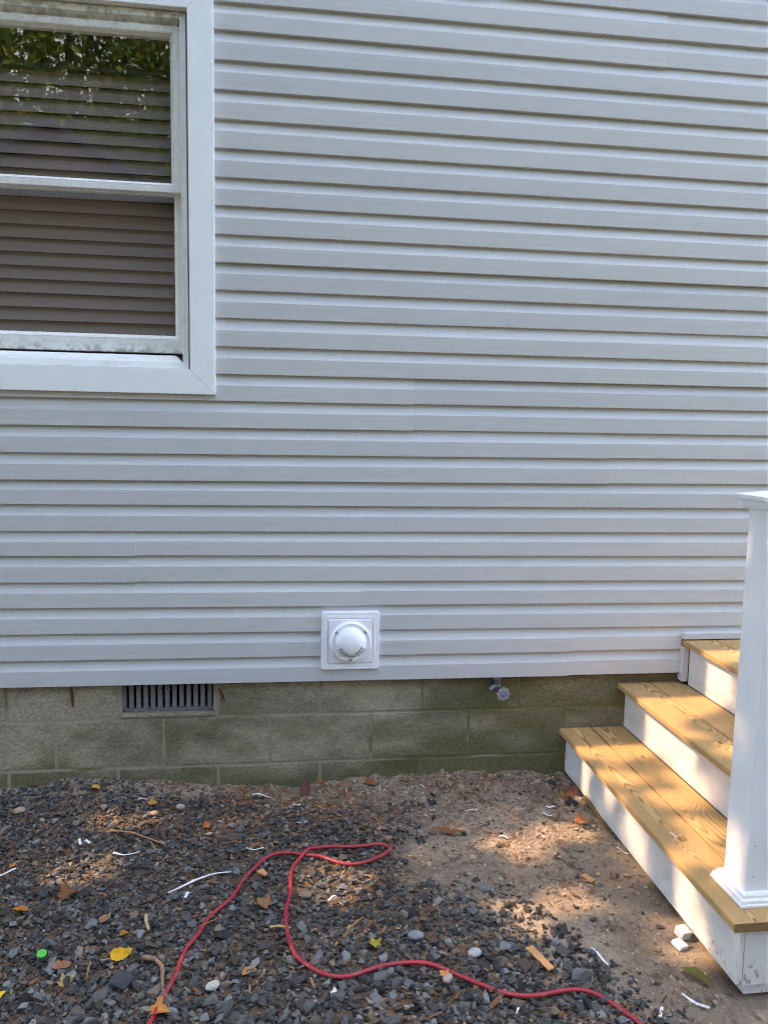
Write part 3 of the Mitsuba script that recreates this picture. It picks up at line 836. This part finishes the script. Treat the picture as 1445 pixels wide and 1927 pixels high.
# ------------------------------------------------------------------ single leaves
def leaf_outline(kind, r):
    a = np.linspace(0, 2 * np.pi, 41)[:-1]
    if kind == 'lobed':
        rad = 0.74 + 0.15 * np.cos(5 * a) + 0.06 * np.cos(11 * a + 0.5) + r.uniform(-0.07, 0.07, 40)
        rad *= 0.85 + 0.25 * np.cos(a)
        return np.stack([rad * np.cos(a), rad * np.sin(a)], -1) * 0.5
    rad = 1 + 0.05 * np.cos(9 * a) + r.uniform(-0.04, 0.04, 40)
    w = {'oval': 0.30, 'round': 0.42, 'narrow': 0.16}[kind]
    x = 0.5 * np.cos(a) * rad
    return np.stack([x, w * np.sin(a) * (1 - 0.35 * np.cos(a)) * rad], -1)


def leaf(x, y, size, kind, colour, turn, seed, pitch=0.0, roll=0.0, curl=0.75, up=0.014, stalk=0.0):
    r = np.random.default_rng(seed)
    o = leaf_outline(kind, r)
    v, c = [], []
    for s in (0.0, 0.35, 0.7, 1.0):
        for q in (o if s else o[:1]):
            v.append((q[0] * s, q[1] * s))
    v = np.array(v)
    z = curl * (v[:, 1] ** 2 * 1.6 + 0.5 * v[:, 0] ** 2 * np.sign(r.uniform(-1, 1))) + 0.16 * (meshkit.fbm(np.column_stack([v * 5, np.full(len(v), seed * 1.3)]), 2, 3) - 0.5)
    P = np.column_stack([v, z]) * size * (0.85 if kind == 'lobed' else 0.92)
    f = []
    for i in range(40):
        j = (i + 1) % 40
        f.append((0, 1 + i, 1 + j))
        for k in range(2):
            a, b = 1 + 40 * k + i, 1 + 40 * k + j
            f += [(a, a + 40, b + 40), (a, b + 40, b)]
    col = np.array(colour) * (0.75 + 0.6 * meshkit.fbm(np.column_stack([v * 7, np.full(len(v), seed + 0.5)]), 3, 5))[:, None]
    vein = np.abs(v[:, 1]) < 0.02
    col[vein] *= 1.15
    if stalk:
        m = tube(np.array([(-0.45, 0, 0), (-0.6, 0.04, 0.02), (-0.5 - stalk, 0.1, 0.0)]) * size, 0.0011, 5)
        f += [tuple(t + len(P)) for t in m.faces]
        col = np.vstack([col, np.tile(np.array([[0.5, 0.38, 0.2]]), (len(m.vertices), 1))])
        P = np.vstack([P, m.vertices])
    ce, se = math.cos, math.sin
    M = trimesh.transformations.euler_matrix(roll, pitch, turn)[:3, :3]
    P = P @ M.T
    P += [x, y, float(height(x, y)) + up - min(0, P[:, 2].min()) * 0.8]
    return (P, np.array(f)), np.clip(col, 0.01, 0.8)


YEL, ORG, RUST, BRN, TAN, OLV, RED = (0.50, 0.285, 0.025), (0.36, 0.14, 0.025), (0.19, 0.075, 0.035), (0.12, 0.07, 0.045), (0.34, 0.22, 0.11), (0.24, 0.22, 0.05), (0.105, 0.050, 0.038)
LEAVES = [
    (-0.451, -0.939, 0.062, 'oval', YEL, 0.5, 'bright yellow curled leaf with a stalk on the gravel', dict(curl=1.0, roll=0.5, stalk=0.35)),
    (-0.777, -0.722, 0.058, 'oval', ORG, -0.3, 'orange curled leaf on the gravel at the left edge', dict(curl=0.9, roll=-0.3)),
    (-0.463, -0.843, 0.024, 'round', ORG, 0.6, 'tiny orange leaf scrap above the yellow leaf', {}),
    (-0.740, -0.047, 0.038, 'round', (0.45, 0.22, 0.06), 0.2, 'round golden leaf lying near the foundation below the mossy blocks', dict(pitch=0.3)),
    (-0.519, -0.139, 0.060, 'lobed', (0.36, 0.19, 0.05), 0.4, 'golden brown leaf on gravel below the crawl space vent', dict(roll=0.3)),
    (-0.892, -0.482, 0.034, 'lobed', ORG, 1.1, 'small orange leaf next to a white strip at the left edge', {}),
    (-0.571, -1.022, 0.066, 'lobed', (0.30, 0.24, 0.09), 0.9, 'pale olive lobed leaf on the dark gravel', {}),
    (-0.717, -1.050, 0.040, 'oval', (0.65, 0.42, 0.03), 1.3, 'yellow leaf cut off by the left edge of the photo', {}),
    (-0.321, -1.150, 0.085, 'lobed', (0.40, 0.17, 0.05), 0.1, 'orange brown leaf beside the lower end of the red cord', dict(curl=0.8)),
    (-0.670, -0.665, 0.105, 'lobed', (0.17, 0.075, 0.04), 0.8, 'large dark brown crumpled leaf on gravel at left', dict(curl=0.9)),
    (-0.075, -0.759, 0.085, 'lobed', (0.22, 0.115, 0.055), 2.4, 'brown curled leaf between the two runs of the red cord', dict(curl=1.1)),
    (0.233, -0.960, 0.060, 'lobed', (0.27, 0.22, 0.04), 2.0, 'mottled green and yellow leaf above the red cord', dict(curl=0.8)),
    (0.055, -0.052, 0.075, 'oval', RED, 1.4, 'reddish brown leaf leaning upright by the foundation', dict(pitch=-0.7, curl=0.9)),
    (0.115, -0.028, 0.060, 'oval', RUST, 0.1, 'rust brown curled leaf lying against the foundation', dict(pitch=0.2, curl=0.9)),
    (0.310, -0.040, 0.055, 'oval', RUST, -0.5, 'dry brown leaf tucked against the wall above the bare soil', dict(roll=0.4, curl=0.8)),
    (0.530, -0.406, 0.085, 'narrow', RUST, 2.6, 'narrow rust coloured leaf on the bare soil', dict(curl=0.5)),
    (0.580, -0.420, 0.060, 'narrow', RUST, 0.1, 'short rust coloured shred crossing the narrow leaf', dict(curl=0.7)),
    (1.045, -0.398, 0.095, 'lobed', (0.30, 0.115, 0.05), 0.3, 'sunlit orange brown oak leaf on the soil beside the steps', dict(curl=0.9, up=0.012)),
    (1.075, -1.124, 0.085, 'narrow', (0.13, 0.125, 0.035), 2.25, 'olive green narrow leaf beside the front of the steps', dict(curl=1.0)),
    (1.112, -0.145, 0.06, 'oval', RED, 1.5, 'reddish leaf standing in the corner of wall and steps', dict(pitch=-0.6, curl=0.8)),
    (1.082, -0.185, 0.055, 'oval', (0.09, 0.055, 0.04), 0.4, 'dark brown leaf in the corner below the steps', dict(roll=0.6, curl=0.8)),
    (0.401, -1.092, 0.050, 'lobed', (0.48, 0.20, 0.06), 2.2, 'orange shred of leaf below the red cord', dict(curl=0.8)),
    (-0.106, -1.036, 0.045, 'oval', (0.27, 0.14, 0.07), 0.3, 'small brown leaf on gravel left of the cord bend', {}),
    (-0.598, -0.959, 0.055, 'oval', (0.27, 0.13, 0.07), 0.1, 'flat brown leaf just above the pale olive leaf', {}),
    (-0.176, -0.157, 0.060, 'oval', (0.16, 0.075, 0.05), 0.5, 'dark brown leaf near the foundation right of the vent', dict(curl=0.6)),
    (-0.30, -0.30, 0.045, 'oval', (0.27, 0.10, 0.04), 1.8, 'small rust leaf on gravel midway between wall and cord', {}),
    (-0.53, -0.775, 0.05, 'oval', (0.24, 0.14, 0.08), 1.2, 'dull brown leaf between the large leaf and the yellow leaf', {}),
]
for i, (x, y, s, kind, colr, turn, lab, kw) in enumerate(LEAVES):
    m, colv = leaf(x, y, s, kind, colr, turn, 50 + i, **kw)
    solo('fallen_leaf', m, 'dry_matter', lab, 'leaf', smooth=True, color=colv, group='fallen leaves on the ground')
# two dry shreds caught on the foundation
for x, zt, zb, dx, lab in ((-0.842, 0.505, 0.425, 0.006, 'thin brown leaf shred hanging from the siding left of the vent'), (-0.286, 0.487, 0.438, 0.022, 'dark brown leaf shred stuck to the block right of the vent')):
    w = 0.0055
    n = 7
    t = np.linspace(0, 1, n)
    a = np.column_stack([x + dx * t - w * np.sin(np.pi * (0.12 + 0.8 * t)), 0.024 + 0.004 * np.sin(6 * t), zt + (zb - zt) * t])
    b = a + np.column_stack([2 * w * np.sin(np.pi * (0.12 + 0.8 * t)), 0.005 + 0 * t, 0 * t])
    mid = (a + b) / 2 - [0, 0.006, 0]
    v = np.vstack([a, mid, b])
    f = [q for k in range(n - 1) for o in (0, n) for q in ((o + k, o + k + 1, o + n + k + 1), (o + k, o + n + k + 1, o + n + k))]
    solo('leaf_shred', (v, np.array(f)), 'dry_matter', lab, 'leaf', color=np.tile([[0.10, 0.045, 0.03]], (len(v), 1)))


# ------------------------------------------------------------------ scraps, wood, stones
def strip(pts, w, t, up=0.02, seed=0):
    """A thin bent strip lying on the ground through the given (x, y) points."""
    p = np.array(pts, float)
    s = np.linspace(0, 1, len(p))
    u = np.linspace(0, 1, 9)
    q = np.column_stack([np.interp(u, s, p[:, 0]), np.interp(u, s, p[:, 1])])
    d = np.gradient(q, axis=0); d /= np.linalg.norm(d, axis=1, keepdims=True)
    nrm = np.stack([-d[:, 1], d[:, 0]], -1)
    z = height(q[:, 0], q[:, 1]).mean() + up + 0.004 * np.sin(u * 5 + seed)
    ww = np.broadcast_to(0.8 * np.interp(u, np.linspace(0, 1, len(np.atleast_1d(w))), np.atleast_1d(w)), u.shape)[:, None] / 2
    rows = []
    for k in range(9):
        a, b = q[k] - nrm[k] * ww[k], q[k] + nrm[k] * ww[k]
        rows.append([(a[0], a[1], z[k]), (b[0], b[1], z[k] + 0.0015), (b[0], b[1], z[k] + t), (a[0], a[1], z[k] + t)])
    v = np.array(rows).reshape(-1, 3)
    f = []
    for k in range(8):
        for i in range(4):
            a, b = 4 * k + i, 4 * k + (i + 1) % 4
            f += [(a, a + 4, b + 4), (a, b + 4, b)]
    f += [(0, 1, 2), (0, 2, 3), (32, 34, 33), (32, 35, 34)]
    return trimesh.Trimesh(v, f, process=False)


SCRAPS = [
    ([(-0.722, -0.345), (-0.708, -0.375)], 0.010, 'short white plastic chip, left of a pair on the gravel'),
    ([(-0.697, -0.362), (-0.676, -0.366)], 0.013, 'short white plastic chip, right of a pair on the gravel'),
    ([(-0.585, -0.449), (-0.55, -0.452), (-0.50, -0.449)], [0.012, 0.006, 0.004], 'thin white strip lying level on the gravel above the orange leaf'),
    ([(-0.925, -0.535), (-0.87, -0.505)], 0.008, 'white strip at the left edge of the photo'),
    ([(-0.372, -0.672), (-0.31, -0.622), (-0.25, -0.597), (-0.19, -0.588)], [0.005, 0.011, 0.007, 0.003], 'long bent white strip left of the red cord'),
    ([(-0.318, -0.697), (-0.306, -0.675)], 0.011, 'white rectangular chip just below the long bent strip'),
    ([(-0.150, -0.095), (-0.119, -0.102), (-0.08, -0.118)], [0.010, 0.007, 0.003], 'white curled strip near the foundation'),
    ([(0.003, -0.188), (0.033, -0.174)], 0.007, 'white chip lying behind the cord loop near the wall'),
    ([(0.02, -0.325), (0.055, -0.313)], 0.004, 'thin white sliver just behind the cord loop'),
    ([(-0.150, -0.468), (-0.09, -0.476)], 0.004, 'thin pale sliver left of the cord loop'),
    ([(0.507, -0.045), (0.520, -0.095)], 0.005, 'thin white sliver on the soil close to the wall'),
    ([(0.648, -0.268), (0.671, -0.276), (0.69, -0.278)], 0.006, 'bent white sliver in the middle of the bare soil'),
    ([(0.725, -0.444), (0.757, -0.456)], [0.004, 0.012], 'white flake at the edge of the sunlit soil'),
    ([(0.827, -1.018), (0.838, -1.045), (0.850, -1.085)], [0.003, 0.011, 0.008], 'white pointed strip on the soil above the cord end'),
    ([(0.902, -1.268), (0.925, -1.234)], 0.011, 'white tube-like chip below the end of the cord'),
    ([(1.005, -1.185), (1.030, -1.215), (1.05, -1.24)], [0.006, 0.015, 0.010], 'white clip-shaped scrap near the front of the steps'),
    ([(0.100, -1.138), (0.113, -1.132)], 0.016, 'white flake on the gravel under the low bend of the cord'),
    ([(0.110, -0.755), (0.136, -0.742)], 0.008, 'white sliver on the gravel inside the cord loop'),
    ([(0.552, -1.222), (0.57, -1.198)], [0.004, 0.010, 0.004], 'white pointed flake below the cord at the bottom'),
    ([(-0.57, -0.125), (-0.535, -0.112)], 0.004, 'thin white sliver below the crawl space vent'),
    ([(1.112, -0.555), (1.140, -0.588)], 0.003, 'thin white sliver on the soil beside the riser'),
    ([(0.935, -0.31), (0.962, -0.335)], 0.010, 'faint white flake beside the sunlit patch of soil'),
    ([(0.965, -0.258), (0.992, -0.272)], [0.013, 0.016], 'white lump of scrap by the dark corner under the steps'),
]
for i, (pts, w, lab) in enumerate(SCRAPS):
    soil_side = pts[0][0] > 0.45
    solo('plastic_scrap', strip(pts, np.array(w) * (0.8 if soil_side else 1.0), 0.0018, 0.008 if soil_side else 0.018, i), 'scrap_white', lab, 'scrap', group='white plastic scraps on the ground')
solo('shaving', hull([(x, y, z_) for x, y in ((1.167, -0.794), (1.170, -0.793), (1.171, -0.826), (1.174, -0.826)) for z_ in (0.2795, 0.2812)]), 'scrap_white', 'thin pale shaving lying on the bottom tread', 'scrap')
for (x, y, zz, lab, rz) in ((1.128, -0.962, 0.0, 'white cube-shaped offcut, upper of two beside the steps', 0.25), (1.098, -1.002, 0.0, 'flat white offcut, lower of two beside the steps', 0.4)):
    m = bx(-0.017, 0.017, -0.016, 0.016, 0.0, 0.026 if 'cube' in lab else 0.012, 0.0012)
    m.apply_transform(trimesh.transformations.euler_matrix(0.2, 0.12, rz))
    m.apply_translation([x, y, float(height(x, y)) + 0.006])
    solo('trim_offcut', m, 'scrap_white', lab, 'offcut')


def stick(pts, rad, lab, colr, name='twig', up=0.016, flat=None):
    p = np.array(pts, float)
    s = np.linspace(0, 1, len(p)); u = np.linspace(0, 1, 12)
    q = np.column_stack([np.interp(u, s, p[:, 0]), np.interp(u, s, p[:, 1])])
    zz = height(q[:, 0], q[:, 1]).mean() + up
    rr = rad * (1 - 0.45 * u) * (1 + 0.15 * np.sin(u * 17))
    m = tube(np.column_stack([q, np.full(12, zz) + 0.003 * np.sin(u * 4)]), rr, 7)
    colv = np.tile([colr], (len(m.vertices), 1)) * (0.75 + 0.5 * meshkit.fbm(m.vertices * 130, 2, 4))[:, None]
    solo(name, m, 'dry_matter', lab, name.replace('_', ' '), color=colv, smooth=True)


stick([(-0.63, -0.30), (-0.548, -0.325), (-0.423, -0.403)], 0.0042, 'straight tan twig on the gravel near the sunlit stones', (0.33, 0.19, 0.10))
stick([(-0.418, -0.770), (-0.412, -0.80), (-0.398, -0.835)], 0.0062, 'short thick beige twig end on the gravel', (0.42, 0.30, 0.18))
stick([(-0.392, -0.955), (-0.355, -0.968), (-0.330, -1.003), (-0.325, -1.05), (-0.312, -1.095), (-0.290, -1.118)], 0.0065, 'bent grey brown root running beside the red cord', (0.25, 0.16, 0.11))
stick([(0.145, -0.925), (0.17, -0.885), (0.21, -0.838)], 0.0042, 'slim brown twig on the gravel right of the cord', (0.22, 0.14, 0.08))
stick([(-0.525, -0.955), (-0.520, -1.015)], 0.0035, 'short upright-looking twig near the pale olive leaf', (0.24, 0.16, 0.09))
stick([(0.72, -0.17), (0.80, -0.26), (0.86, -0.36)], 0.0022, 'long thin dark stalk lying on the bare soil near the wall', (0.16, 0.10, 0.065), up=0.010)
stick([(0.88, -0.58), (0.935, -0.68), (0.965, -0.73)], 0.0022, 'thin dark stalk at the edge of the sunlit soil', (0.10, 0.065, 0.05), up=0.008)
stick([(-0.06, -0.862), (0.0, -0.868)], 0.004, 'straw-coloured twig crossing beside the cord', (0.45, 0.29, 0.12))
stick([(-0.26, -0.84), (-0.17, -0.79)], 0.0025, 'fine brown twig left of the curled brown leaf', (0.22, 0.13, 0.07))
for pts4, lab, zb in ((((0.640, -1.016), (0.662, -1.012), (0.694, -1.098), (0.676, -1.105)), 'flat tan wood splinter on the gravel above the cord', 0.018), (((0.925, -0.698), (0.942, -0.694), (0.965, -0.728), (0.945, -0.735)), 'small tan wood chip on the bare soil', 0.006), (((-0.11, -0.60), (-0.09, -0.585), (-0.075, -0.615), (-0.082, -0.622)), 'pale forked wood splinter left of the cord', 0.018)):
    zz = float(height(*np.mean(pts4, axis=0))) + zb
    m = hull([(x, y, zz + d + (0.003 if i == 1 else 0)) for i, (x, y) in enumerate(pts4) for d in (0, 0.004)])
    colv = np.tile([(0.47, 0.25, 0.12)], (len(m.vertices), 1))
    solo('wood_splinter', m, 'dry_matter', lab, 'wood splinter', color=colv)
solo('wood_lath', lath, 'pine_end', 'raw tan wooden lath wedged under the bottom riser', 'lath')

STONES = [
    (-0.985, -0.144, 0.021, (0.34, 0.27, 0.19), 'pale tan oval pebble on the gravel by the left edge', 0),
    (0.498, -1.017, 0.019, (0.34, 0.34, 0.35), 'whitish rounded pebble above the red cord', 0),
    (0.405, -1.100, 0.016, (0.33, 0.27, 0.235), 'pale pinkish pebble below the red cord', 0),
    (-0.196, -1.079, 0.018, (0.40, 0.37, 0.33), 'off-white pebble between the cord runs near the bottom', 0),
    (0.348, -0.939, 0.022, (0.19, 0.205, 0.225), 'smooth blue grey flat pebble above the cord', 0),
    (0.333, -0.438, 0.015, (0.24, 0.15, 0.10), 'rounded brown pebble beyond the tip of the cord loop', 0),
    (-0.499, -0.198, 0.016, (0.34, 0.24, 0.17), 'pinkish pebble in the sunlit gravel', 0),
    (-0.409, -0.168, 0.017, (0.30, 0.30, 0.29), 'light grey pebble right of the golden brown leaf', 0),
    (1.073, -0.236, 0.030, (0.030, 0.031, 0.036), 'black stone below the steps, larger of two', 1),
    (1.050, -0.085, 0.024, (0.032, 0.033, 0.037), 'black stone in the corner by the wall, smaller of two', 1),
    (-0.422, -1.042, 0.038, (0.055, 0.057, 0.062), 'rough lump of black asphalt among the gravel', 1),
    (0.534, -0.185, 0.024, (0.040, 0.040, 0.044), 'dark angular stone on the bare soil near the wall', 1),
    (0.759, -1.110, 0.032, (0.12, 0.125, 0.13), 'large flat grey stone half sunk in the soil above the cord', 1),
    (0.600, -0.735, 0.026, (0.13, 0.135, 0.14), 'grey stone at the edge where the gravel meets the soil', 1),
]
for i, (x, y, s, colr, lab, ang_) in enumerate(STONES):
    r = np.random.default_rng(300 + i)
    if ang_:
        p = r.normal(size=(16, 3)); p /= np.linalg.norm(p, axis=1, keepdims=True)
        m = hull(p * [1, 0.72, 0.5])
    else:
        m = trimesh.creation.icosphere(3)
        m.vertices = m.vertices * (1 + 0.25 * (meshkit.fbm(m.vertices * 1.3 + i * 5, 2, 2) - 0.5))[:, None] * [1, 0.72, 0.55]
    m.apply_scale(s)
    m.apply_transform(trimesh.transformations.euler_matrix(r.normal(0, 0.15), r.normal(0, 0.15), r.uniform(-0.6, 0.6)))
    m.apply_translation([x, y, float(height(x, y)) + (0.55 * s if not ang_ else 0.25 * s) + (0.006 if x < 0.5 else 0)])
    if ang_:
        v = m.vertices[m.faces].reshape(-1, 3); m = trimesh.Trimesh(v, np.arange(len(v)).reshape(-1, 3), process=False)
    colv = np.tile([colr], (len(m.vertices), 1)) * (0.8 + 0.4 * meshkit.fbm(m.vertices * 90, 2, 4))[:, None]
    solo('pebble' if not ang_ else 'rock', m, 'stone_flat', lab, 'stone', color=colv, smooth=(True if not ang_ else False))
disc = trimesh.creation.cylinder(0.0125, 0.004, sections=28)
disc.apply_transform(trimesh.transformations.euler_matrix(0.22, 0.1, 0))
disc.apply_translation([-0.656, -0.928, float(height(-0.656, -0.928)) + 0.029])
solo('plastic_disc', disc, 'disc_green', 'bright green plastic disc lying on the gravel', 'disc', smooth=30)

# ------------------------------------------------------------------ trees (outside the frame: shade, dapple and the window's reflection)
EX = np.array([0.743, 0.0, 0.669])
# gaps in the crown, as (y, s, half width in y, half width in s), s measured across the sun's rays
GAPS = [(-0.51, -0.435, 0.07, 0.07), (-0.22, -0.37, 0.05, 0.09), (-0.65, 0.160, 0.08, 0.07), (-0.52, 0.645, 0.065, 0.055), (-0.43, 0.77, 0.05, 0.07),
        (-0.80, 0.69, 0.06, 0.045), (-0.86, 0.58, 0.05, 0.04), (-0.99, 0.885, 0.075, 0.04),
        (-0.20, 1.12, 0.075, 0.10), (-0.25, 1.38, 0.13, 0.11), (-0.22, 1.60, 0.10, 0.08), (-0.22, 1.80, 0.08, 0.12), (-0.45, 1.27, 0.09, 0.06), (-0.19, 0.95, 0.03, 0.04),
        (-0.42, 1.06, 0.055, 0.05), (-0.60, 1.15, 0.05, 0.05), (-0.79, 1.15, 0.07, 0.05), (-0.66, 1.42, 0.04, 0.06), (-0.96, 0.97, 0.07, 0.035), (-1.09, 1.13, 0.05, 0.04), (-0.93, 1.09, 0.035, 0.035), (-0.62, 0.96, 0.04, 0.03)]



def leaf_cards(centres, size, r, greens, spread=1.0):
    n = len(centres)
    quad = np.array([(-0.5, 0, 0), (-0.15, -0.30, 0.05), (0.5, 0, 0), (-0.15, 0.30, 0.05)])
    R = rand_rot(r, n, 0.9 * spread)
    v = np.einsum('nij,kj->nki', R, quad) * np.asarray(size)[:, None, None] + centres[:, None]
    f = np.array([(0, 1, 2), (0, 2, 3)])
    fs = (f[None] + (np.arange(n) * 4)[:, None, None]).reshape(-1, 3)
    col = np.array(greens)[r.integers(0, len(greens), n)] * np.exp(r.normal(0, 0.25, (n, 1)))
    return (v.reshape(-1, 3), fs), np.clip(np.repeat(col, 4, axis=0), 0.01, 0.8)


GREENS = [(0.055, 0.10, 0.022), (0.07, 0.11, 0.025), (0.13, 0.14, 0.025), (0.045, 0.08, 0.022), (0.24, 0.20, 0.03)]
shade = thing('shade_tree', 'tall leafy tree left of the frame whose crown dapples the sunlight', 'tree')
r5 = np.random.default_rng(77)
N = 46000
ys, ss, td = r5.uniform(-4.6, 1.0, N), r5.uniform(-2.6, 3.2, N), r5.uniform(5.2, 8.2, N)
fr = (((ys + 1.6) / 3.0) ** 2 + ((ss - 0.4) / 3.1) ** 2 + ((td - 6.7) / 1.6) ** 2)
keep = fr < 1.0 + 0.25 * r5.normal(size=N)
gap = np.zeros(N, bool)
for gy0, gs0, ry, rs in GAPS:
    d = np.sqrt(((ys - gy0) / (ry * 1.02 + 0.038)) ** 2 + ((ss - gs0) / (rs * 1.02 + 0.038)) ** 2)
    gap |= d < 1.0
keep &= ~(gap & (r5.uniform(size=N) < 0.995))
keep &= ~((ys > -0.20) & (ss > -1.0) & False)
C = ss[:, None] * EX + td[:, None] * SUN + np.stack([0 * ys, ys, 0 * ys], -1)
C = C[keep]
m, colv = leaf_cards(C, r5.uniform(0.10, 0.165, len(C)), r5, GREENS)
part(shade, 'crown', m, 'leaf_live', color=colv)
part(shade, 'trunk', tube([(-5.3, -3.3, -0.1), (-5.25, -3.2, 1.5), (-5.0, -2.9, 3.2), (-4.7, -2.6, 5.0), (-4.4, -2.3, 6.6)], [0.22, 0.17, 0.14, 0.10, 0.03], 12), 'bark', smooth=True)
for tip, st in (((-5.6, -0.9, 6.2), 2), ((-3.6, -1.2, 5.6), 3), ((-3.3, -3.6, 5.2), 2), ((-6.4, -3.8, 6.0), 2)):
    s0 = np.array([(-5.3, -3.3, -0.1), (-5.25, -3.2, 1.5), (-5.0, -2.9, 3.2), (-4.7, -2.6, 5.0)][st])
    part(shade, 'limb', tube([s0, s0 * 0.5 + np.array(tip) * 0.5 + [0, 0, 0.35], tip], [0.08, 0.05, 0.015], 8), 'bark', smooth=True)

SUNNY = [(0.17, 0.28, 0.06), (0.22, 0.31, 0.06), (0.42, 0.42, 0.08), (0.10, 0.17, 0.045), (0.55, 0.48, 0.09)]
nb = thing('neighbour_house', 'brown gabled house behind the viewer that shows faintly in the window glass', 'house')
NX, NY0, NY1 = -3.3, -8.3, -11.6
part(nb, 'wall', prism([(NX - 3.2, NY0, -0.1), (NX + 3.2, NY0, -0.1), (NX + 3.2, NY0, 3.75), (NX, NY0, 5.55), (NX - 3.2, NY0, 3.75)], [(NX - 3.2, NY1, -0.1), (NX + 3.2, NY1, -0.1), (NX + 3.2, NY1, 3.75), (NX, NY1, 5.55), (NX - 3.2, NY1, 3.75)]), 'sheathing_brown')
for sx in (-1, 1):
    part(nb, 'roof', hull([(NX + sx * a, y, z + d) for a, z in ((0.0 if sx > 0 else 0.004, 5.57), (3.55, 3.57)) for y in (NY0 + 0.3, NY1 - 0.3) for d in (0.0, 0.09)]), 'shingle_grey')
for k in range(2):
    part(nb, 'window', bx(NX - 1.9 + 2.6 * k, NX - 0.8 + 2.6 * k, NY0 - 0.02, NY0 + 0.03, 1.1, 2.4, 0.004), 'cavity_dark')
rt = np.random.default_rng(99)
TREES = [(-4.4, -13.2, 11.6, 2.4, 3.6), (-8.2, -10.4, 10.0, 2.2, 3.3), (-1.0, -14.0, 11.5, 2.4, 3.8), (-6.4, -15.2, 13.0, 2.8, 4.2), (-2.6, -17.4, 13.5, 2.8, 4.2), (3.6, -9.6, 10.0, 2.3, 3.8), (8.0, -9.2, 10.5, 2.6, 4.0), (-9.6, -10.8, 10.5, 2.4, 3.6), (-9.8, -6.9, 14.0, 2.9, 5.6), (-12.0, -8.6, 10.5, 2.5, 3.6)]
TLAB = ['green tree reflected in the window glass, nearest to the house', 'broad green tree standing left of the reflected tree', 'green tree directly behind the viewer', 'tall tree behind the reflected tree', 'tallest tree far behind the viewer', 'green tree behind the viewer to the right', 'tall tree far to the right behind the viewer', 'tall tree far to the left behind the viewer', 'green tree to the left of the viewer', 'tall green tree farther left of the viewer']
for i, (x, y, h, w, hh) in enumerate(TREES):
    t = thing('garden_tree', TLAB[i], 'tree', 'trees behind the viewer')
    n = 9500
    d = rt.normal(size=(n, 3)); d /= np.linalg.norm(d, axis=1, keepdims=True)
    rad = rt.uniform(0.25, 1, (n, 1)) ** 0.45
    p = d * rad * [w, w, hh]
    lump = meshkit.fbm(p * 0.9 + i * 9, 3, i)
    p = p[lump > 0.31] + [x, y, h - hh]
    m, colv = leaf_cards(p, rt.uniform(0.10, 0.22, len(p)), rt, SUNNY)
    part(t, 'crown', m, 'leaf_live', color=colv)
    part(t, 'trunk', tube([(x, y, -0.1), (x + 0.1, y, h * 0.4), (x - 0.05, y + 0.1, h * 0.85)], [0.17, 0.12, 0.03], 10), 'bark', smooth=True)
n = 90000
p = np.column_stack([rt.uniform(-30, 26, n), rt.uniform(-26, -20, n), rt.uniform(0, 1, n) ** 1.15 * 17])
p = p[p[:, 2] < 11.0 + 9.0 * (meshkit.fbm(p * [0.35, 0.2, 0.05], 3, 2) - 0.35)]
m, colv = leaf_cards(p, rt.uniform(0.35, 0.75, len(p)), rt, GREENS[:4])
scene['far_wood'] = mikit.ply(m, 'leaf_live', color=colv)
labels['far_wood'] = {'label': 'distant belt of woodland behind the viewer', 'category': 'woodland', 'kind': 'stuff'}
